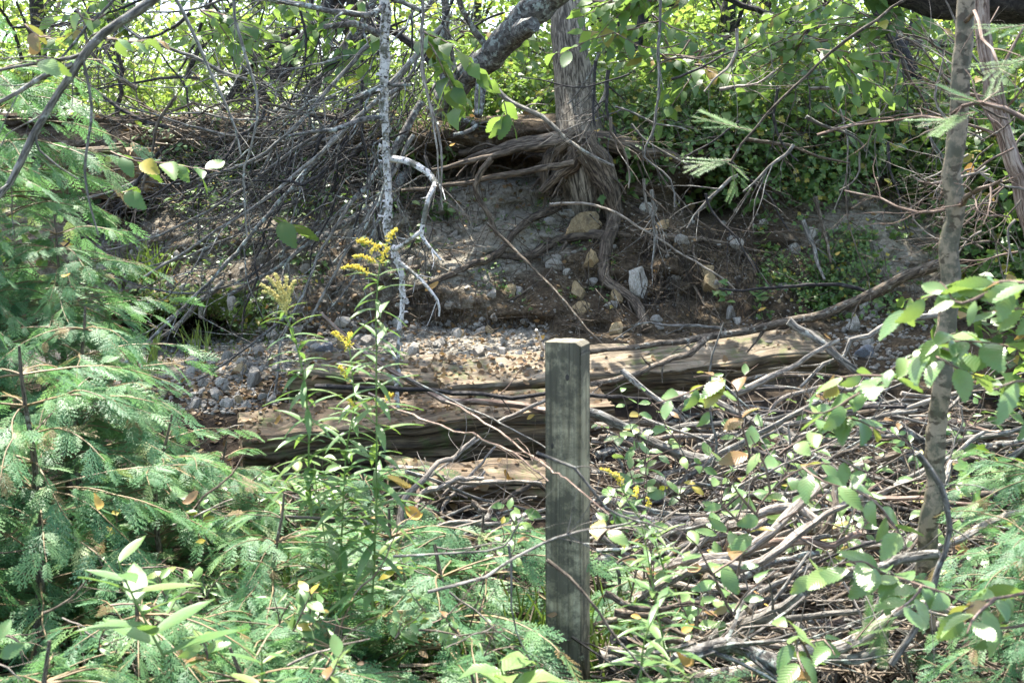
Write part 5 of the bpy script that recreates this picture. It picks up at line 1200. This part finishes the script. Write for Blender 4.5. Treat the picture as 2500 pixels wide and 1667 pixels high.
leafy_twig('blue-green leaves hanging in front of the centre trunk', [[(1500, 80, 6.4), (1440, 100, 6.4), (1380, 130, 6.4), (1330, 130, 6.4)], [(1500, 80, 6.4), (1560, 110, 6.4), (1620, 120, 6.4)]], .10, 17, .0, gap=26, mat='leaf')
leafy_twig('small leafy sprig beside the dead stem, mid height', [[(660, 530, 6.0), (700, 545, 6.0), (745, 560, 6.0)]], .13, 18, .0, gap=26, mat='leaf')

# ------------------------------------------------------------------ shrubs on the crest and slope
def shrub_mesh(seed, h, r, nl, size, tpl, mat, odd=.04, lo=.05, hi=.85):
    random.seed(seed); st = MB(); cl = []
    for k in range(7):
        az = random.uniform(0, 6.28); p = Vector((0, 0, -.1)); q = [p]; d = Vector((math.cos(az)*.5, math.sin(az)*.5, 1)).normalized()
        for s in range(5):
            d = (d+rvec(.16)+Vector((math.cos(az), math.sin(az), -.1))*.08).normalized(); q.append(q[-1]+d*h/4.6*random.uniform(.8, 1.1))
        sp = smooth_path(q, .1, .01); tube(st, sp, .010, .003, 5, .1, cap=False); twigs(st, sp, .007, 7, r*.6, 2, 0, .2)
        for s in range(8):
            b = sp[int(random.uniform(.2, 1)*(len(sp)-1))]+Vector((random.gauss(0, r*.35), random.gauss(0, r*.35), random.gauss(0, h*.08))); cl.append((b.x, b.y, max(.05, b.z), random.uniform(.12, .3)*r*1.6))
    fo = MB(); crown(fo, cl, nl, size, (1, 1, .55), tpl, lo, hi, odd)
    return st.mesh('stem', 'brownbark'), fo.mesh('foliage', mat)
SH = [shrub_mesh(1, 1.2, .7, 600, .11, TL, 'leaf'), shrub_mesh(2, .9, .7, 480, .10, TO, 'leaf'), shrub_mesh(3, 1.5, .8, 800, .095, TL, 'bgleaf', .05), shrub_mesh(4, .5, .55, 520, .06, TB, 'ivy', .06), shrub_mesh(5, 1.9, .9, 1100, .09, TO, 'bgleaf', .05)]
def shrub(px, d, which, s, label, group, sq=1.0, sink=0.0):
    x = (px-1250)/F*d; z = gz(x, d); t = empty('leafy_shrub', Vector((x, d, z-sink)), label, 'shrub', group); t.rotation_euler = (0, 0, random.uniform(0, 6.28)); t.scale = (s, s, s*sq)
    for nm, me in zip(('stem', 'foliage'), SH[which]):
        o = bpy.data.objects.new(nm, me); COL.objects.link(o); o.parent = t
random.seed(77)
kinds = ['lush dark green shrub', 'broad-leaved green shrub', 'tall sunlit yellow-green shrub', 'low lobed-leaved plant', 'tall open sunlit shrub']
GR = 'leafy shrubs along the crest of the bank'
for px, d, w, s in [(1620, 7.75, 1, .5), (1750, 7.8, 0, .45), (1870, 7.7, 1, .55), (2010, 7.6, 0, .5), (2130, 7.7, 1, .5), (2240, 7.5, 0, .5), (1600, 8.6, 0, .6), (1780, 8.4, 1, .7), (1960, 8.5, 0, .65), (2120, 8.3, 1, .7), (2300, 8.2, 0, .7), (2420, 7.6, 1, .9), (2520, 7.2, 0, 1), (2650, 6.6, 1, .9), (2750, 5.6, 0, .9), (2900, 7.4, 0, 1), (3150, 6.4, 1, 1), (2780, 4.3, 3, 1.0), (3000, 4.8, 0, .9), (3300, 4.9, 1, 1), (-500, 7.2, 1, 1), (-300, 6.4, 0, .9), (-800, 5.5, 1, 1), (-500, 7.9, 0, 1),
                    (1480, 8.3, 1, .42), (1560, 7.95, 3, .7), (1300, 9.2, 0, .6), (1220, 9.0, 1, .55), (1120, 9.2, 0, .6), (1700, 9.8, 2, .9), (1860, 9.8, 4, .8), (2040, 9.8, 2, .8), (2200, 9.6, 4, .7), (2380, 9.2, 2, .9), (1500, 10, 2, .9), (1340, 10.2, 4, .7)]:
    shrub(px, d, w, s, '%s on the crest %s' % (kinds[w], 'at the left edge behind the cedars' if px < 0 else 'at the right edge beyond the birch' if px > 2400 else 'right above the bare slope' if px > 1950 else 'just right of the centre tree' if px > 1420 else 'behind the leaning trunk'), GR)
# nettle-like and lobed plants on the right slope
for px, py, s in [(1640, 345, .6), (1720, 330, .65), (1840, 350, .6), (1930, 360, .7), (2010, 390, .6), (1900, 420, .55), (2060, 430, .6), (2150, 400, .6), (1980, 480, .45), (2130, 350, .7), (2220, 380, .6), (2270, 340, .8), (2420, 420, .8), (2490, 380, .9), (1930, 690, .35), (2030, 680, .35), (2080, 620, .35), (1990, 730, .3), (2120, 720, .4), (2400, 560, .7), (1560, 300, .5), (1500, 330, .4), (880, 380, .3), (760, 420, .3), (560, 450, .3), (700, 470, .3), (640, 420, .3)]:
    p = on_bank(px, py, 0); t = empty('vine_plant', p, '', 'plant', 'lobed-leaved plants on the bank')
    t['label'] = 'clump of small lobed green leaves %s' % ('low on the right slope above the limb' if py > 600 else 'on the bank top under the dead branches' if px < 1000 else 'hanging on the right bank beside the birch' if px > 2180 else 'trailing down the bank right of the tree')
    t.rotation_euler = (math.radians(35), 0, random.uniform(-.6, .6)); t.scale = (s,)*3
    for nm, me in zip(('stem', 'foliage'), SH[3]):
        o = bpy.data.objects.new(nm, me); COL.objects.link(o); o.parent = t
mb = MB()
def cover(n, x0, x1, y0, y1, s0, s1, tpl=TB, lift=.05, thr=-.1):
    pp = []; nn = []
    while len(pp) < n:
        x, y = random.uniform(x0, x1), random.uniform(y0, y1)
        if noise.noise(Vector((x/90, y/70, 3))) < thr: continue
        p, q = hit(x, y, random.uniform(.01, lift)); pp.append(tuple(p)); nn.append(tuple(q*.5+Vector((0, 0, .6))+rvec(.3)))
    scatter(mb, tpl, pp, rdirs(n, (1, .6, .5), (0, -.3, -.3)), nn, rng.uniform(s0, s1, n), tints(n, .05, .9, .05))
cover(900, 1480, 2500, 290, 520, .03, .07, lift=.2, thr=.10); cover(300, 1480, 2500, 260, 500, .06, .10, TL, .25, .0)
cover(700, 180, 800, 480, 800, .02, .045, TL, .08, -.05); cover(500, 1850, 2350, 520, 780, .025, .05, thr=.08)
cover(1100, 2400, 3300, 620, 1500, .03, .07, lift=.12, thr=-.2); cover(900, 2330, 2500, 300, 760, .03, .07, lift=.15)
cover(1700, 350, 1100, 290, 540, .03, .06, TL, .14)
cover(260, 1000, 1500, 440, 760, .015, .03, thr=.1)
cover(350, 300, 800, 560, 800, .015, .035, TL, .03, .05)
tag(mb.obj('ground_cover', 'ivy'), 'low leafy ground cover trailing over the bank', 'ground cover', kind='stuff')
# moss cushions on the left bank foot
mb = MB()
pos = []; nn = []
for _ in range(5200):
    z = random.random()
    if z < .5: x, y = random.gauss(560, 75), random.gauss(805, 26)
    elif z < .75: x, y = random.gauss(420, 50), random.gauss(740, 25)
    elif z < .9: x, y = random.gauss(650, 50), random.gauss(745, 25)
    else: x, y = random.choice(((1310, 520), (1290, 545), (1210, 700), (1350, 560), (1480, 465)));  x += random.gauss(0, 26); y += random.gauss(0, 12)
    if noise.noise(Vector((x/25, y/18, 0))) < -.05: continue
    p, n = hit(x, y, .002); pos.append(tuple(p)); nn.append(tuple(n*1.2+rvec(.5)))
scatter(mb, T_lance(.12, .2), pos, nn, rdirs(len(pos)), rng.uniform(.010, .026, len(pos)), rng.uniform(0, 1, len(pos)))
tag(mb.obj('moss', 'grass'), 'bright moss cushions on the foot of the bank', 'moss', kind='stuff')

random.seed(31)
for k in range(44):
    x0 = random.choice((random.uniform(60, 1150), random.uniform(1560, 2300), random.uniform(1560, 2300))); y0 = random.uniform(-80, 170 if x0 > 1400 else 90); d = random.uniform(5.8, 8.2)
    a = math.radians(random.choice((25, 155))+random.uniform(-25, 30)); L = random.uniform(120, 260); cs = []
    for q in range(3):
        x, y, aa = x0, y0, a+random.uniform(-.5, .5); pts = []
        for j in range(4): pts.append((x, y, d+random.uniform(-.1, .1))); x += math.cos(aa)*L/3; y += math.sin(aa)*L/3; aa += random.uniform(-.2, .3)
        cs.append(pts)
    leafy_twig('leafy twig hanging down from above %s' % ('left of the centre trunk' if x0 < 1400 else 'over the right shrubs'), cs, random.uniform(.075, .10), 200+k, .05, 'hanging_twig', 'leaf', TO if k % 2 else TL, 20, (0, -.2, 1), 'leafy twigs hanging along the top edge', .005)
random.seed(33)
for k in range(36):
    px = random.uniform(1480, 2400); py = random.uniform(1000, 1560); d = float(pile_d(py))-.15; cs = []
    for q in range(3):
        x, y, aa = px, py, math.radians(random.uniform(-150, -20)); L = random.uniform(80, 190); pts = []
        for j in range(4): pts.append((x, y, d)); x += math.cos(aa)*L/3; y += math.sin(aa)*L/3; aa += random.uniform(-.3, .3)
        cs.append(pts)
    leafy_twig('small green shoot growing up through the brush pile', cs, random.uniform(.04, .06), 300+k, .1, 'shoot', 'elm' if k % 3 else 'ivy', TS if k % 2 else TL, 30, (0, -.35, 1), 'leafy shoots in the brush pile', .0022)
random.seed(36)
for k in range(34):
    x0 = random.uniform(1450, 2280); y0 = random.uniform(60, 480); a = math.radians(random.choice((random.gauss(25, 22), random.gauss(140, 22), random.gauss(90, 15)))); L = random.uniform(120, 330); d = random.uniform(5.4, 7.0)
    pts = []; x, y = x0, y0
    for q in range(6): pts.append((x, y, d)); x += math.cos(a)*L/5; y += math.sin(a)*L/5; a += random.gauss(0, .22)
    B('crooked dead twig hanging in front of the right bank', pts, random.uniform(3.5, 10), random.choice(('greybark', 'palebark', 'brownbark', 'darkbark')), 6, .3, 2, group='dead twigs hanging over the right bank')
for k in range(30):
    x0 = random.uniform(230, 900); y0 = random.uniform(230, 470); a = math.radians(random.gauss(160, 35)); L = random.uniform(150, 400); d = random.uniform(6.2, 7.2)
    pts = []; x, y = x0+L*.4, y0-L*.1
    for q in range(6): pts.append((x, y, d)); x += math.cos(a)*L/5; y += math.sin(a)*L/5; a += random.gauss(0, .25)
    B('dark crooked twig in the tangle over the left bank', pts, random.uniform(4, 12), random.choice(('darkbark', 'brownbark', 'darkbark', 'greybark')), 8, .35, 2, group='dark twigs tangled over the left bank')
random.seed(35)
for k in range(34):
    px = random.uniform(-20, 1320); py = random.uniform(1180, 1660); d = float(np.interp(py, [1150, 1660], [3.9, 2.3])); cs = []
    if 1300 < px: continue
    for q in range(2):
        x, y, aa = px, py, math.radians(random.uniform(-150, -30)); L = random.uniform(50, 130); pts = []
        for j in range(4): pts.append((x, y, d)); x += math.cos(aa)*L/3; y += math.sin(aa)*L/3; aa += random.uniform(-.4, .4)
        cs.append(pts)
    leafy_twig('small leafy weed poking up between the cedars left of the post', cs, random.uniform(.025, .05), 400+k, .12, 'leafy_weed', ('ivy', 'elm', 'rod')[k % 3], (TL, TS, TN)[k % 3], 18, (0, -.35, 1), 'leafy weeds among the cedars', .0018)
for k in range(30):
    x = random.uniform(-50, 1250); y = random.uniform(1100, 1650); d = float(np.interp(y, [1100, 1660], [3.9, 2.25])); a = math.radians(random.gauss(0, 40)); L = random.uniform(90, 260); pts = []
    for j in range(5): pts.append((x, y, d)); x += math.cos(a)*L/4; y += math.sin(a)*L/4; a += random.gauss(0, .25)
    B('thin dead twig tangled in the cedars left of the post', pts, random.uniform(3.5, 8), random.choice(('redbark', 'palebark', 'brownbark')), 4, .12, 2, group='dead twigs tangled in the cedars')
for k in range(54):
    x = random.uniform(1430, 2420); y = random.uniform(1010, 1620); d = float(pile_d(y))-random.uniform(0, .2); a = math.radians(random.gauss(0, 22) if k % 3 else random.uniform(-90, 90)); L = random.uniform(120, 420); pts = []
    for j in range(6): pts.append((x, y, d)); x += math.cos(a)*L/5; y += math.sin(a)*L/5; a += random.gauss(0, .22)
    B('crooked thin branch lying on top of the brush pile', pts, random.uniform(4, 13), random.choice(('greybark', 'palebark', 'brownbark', 'palebark', 'lichbark')), 7, .22, 2, group='crooked branches on top of the brush pile')
# ------------------------------------------------------------------ forest beyond
def bgtree_mesh(seed, h, r, nl, size, low=.12):
    random.seed(seed); st = MB(); path = smooth_path([Vector((0, 0, -.3)), Vector((random.gauss(0, .15), 0, h*.5)), Vector((random.gauss(0, .4), random.gauss(0, .3), h))], .3, .05)
    tube(st, path, .055+.01*h, .03, 9, .08); twigs(st, path, .07, 26, r*1.1, 2, .05, low)
    cl = [(random.gauss(0, r*.55), random.gauss(0, r*.55), random.uniform(low*h, h*1.05), random.uniform(.3, .75)) for _ in range(60)]
    fo = MB(); crown(fo, cl, nl, size, (1, 1, .55), TL, .1, .95, .05)
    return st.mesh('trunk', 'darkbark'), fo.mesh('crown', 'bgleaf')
BG = [bgtree_mesh(1, 3.4, 1.6, 2300, .11), bgtree_mesh(2, 4.2, 1.7, 2400, .12), bgtree_mesh(3, 2.9, 1.4, 2000, .10), bgtree_mesh(4, 5.2, 1.9, 2600, .13, .2)]
random.seed(5)
def bgtree(x, y, w, s, label):
    t = empty('forest_tree', Vector((x, y, gz(x, y))), label, 'tree', 'sunlit trees beyond the bank'); t.rotation_euler = (0, 0, random.uniform(0, 6.28)); t.scale = (s,)*3
    for nm, me in zip(('trunk', 'crown'), BG[w]):
        o = bpy.data.objects.new(nm, me); COL.objects.link(o); o.parent = t
k = 0
for d, n in ((12.5, 6), (16, 7), (21, 8), (28, 9), (38, 9)):
    for i in range(n):
        px = -150+2800*(i+.5+random.uniform(-.35, .35))/n; 
        if d == 12.5 and abs(px-560) < 180: continue
        dd = d*random.uniform(.92, 1.1); side = 'left' if px < 900 else 'centre' if px < 1500 else 'right'
        bgtree((px-1250)/F*dd, dd, random.randrange(4), random.uniform(.75, 1.1), 'sunlit leafy tree %s, %s of the view' % ({12.5: 'just beyond the crest', 16: 'in the second rank', 21: 'in the middle of the wood', 28: 'deeper in the wood', 38: 'farthest in the wood'}[d], side)); k += 1
for i in range(24):
    px = -60+2500*(i+.5)/24+random.uniform(-30, 30); d = random.uniform(9.8, 14)
    shrub(px, d, random.choice((2, 4, 2)), random.uniform(.5, .8), 'sunlit yellow-green undergrowth beyond the crest, %s' % ('far left' if px < 450 else 'left of the dead stem' if px < 950 else 'near the leaning trunk' if px < 1500 else 'at the right'), 'sunlit undergrowth beyond the crest')
print('polys', sum(len(o.data.polygons) for o in COL.objects if o.type == 'MESH'), 'objs', len(COL.objects))
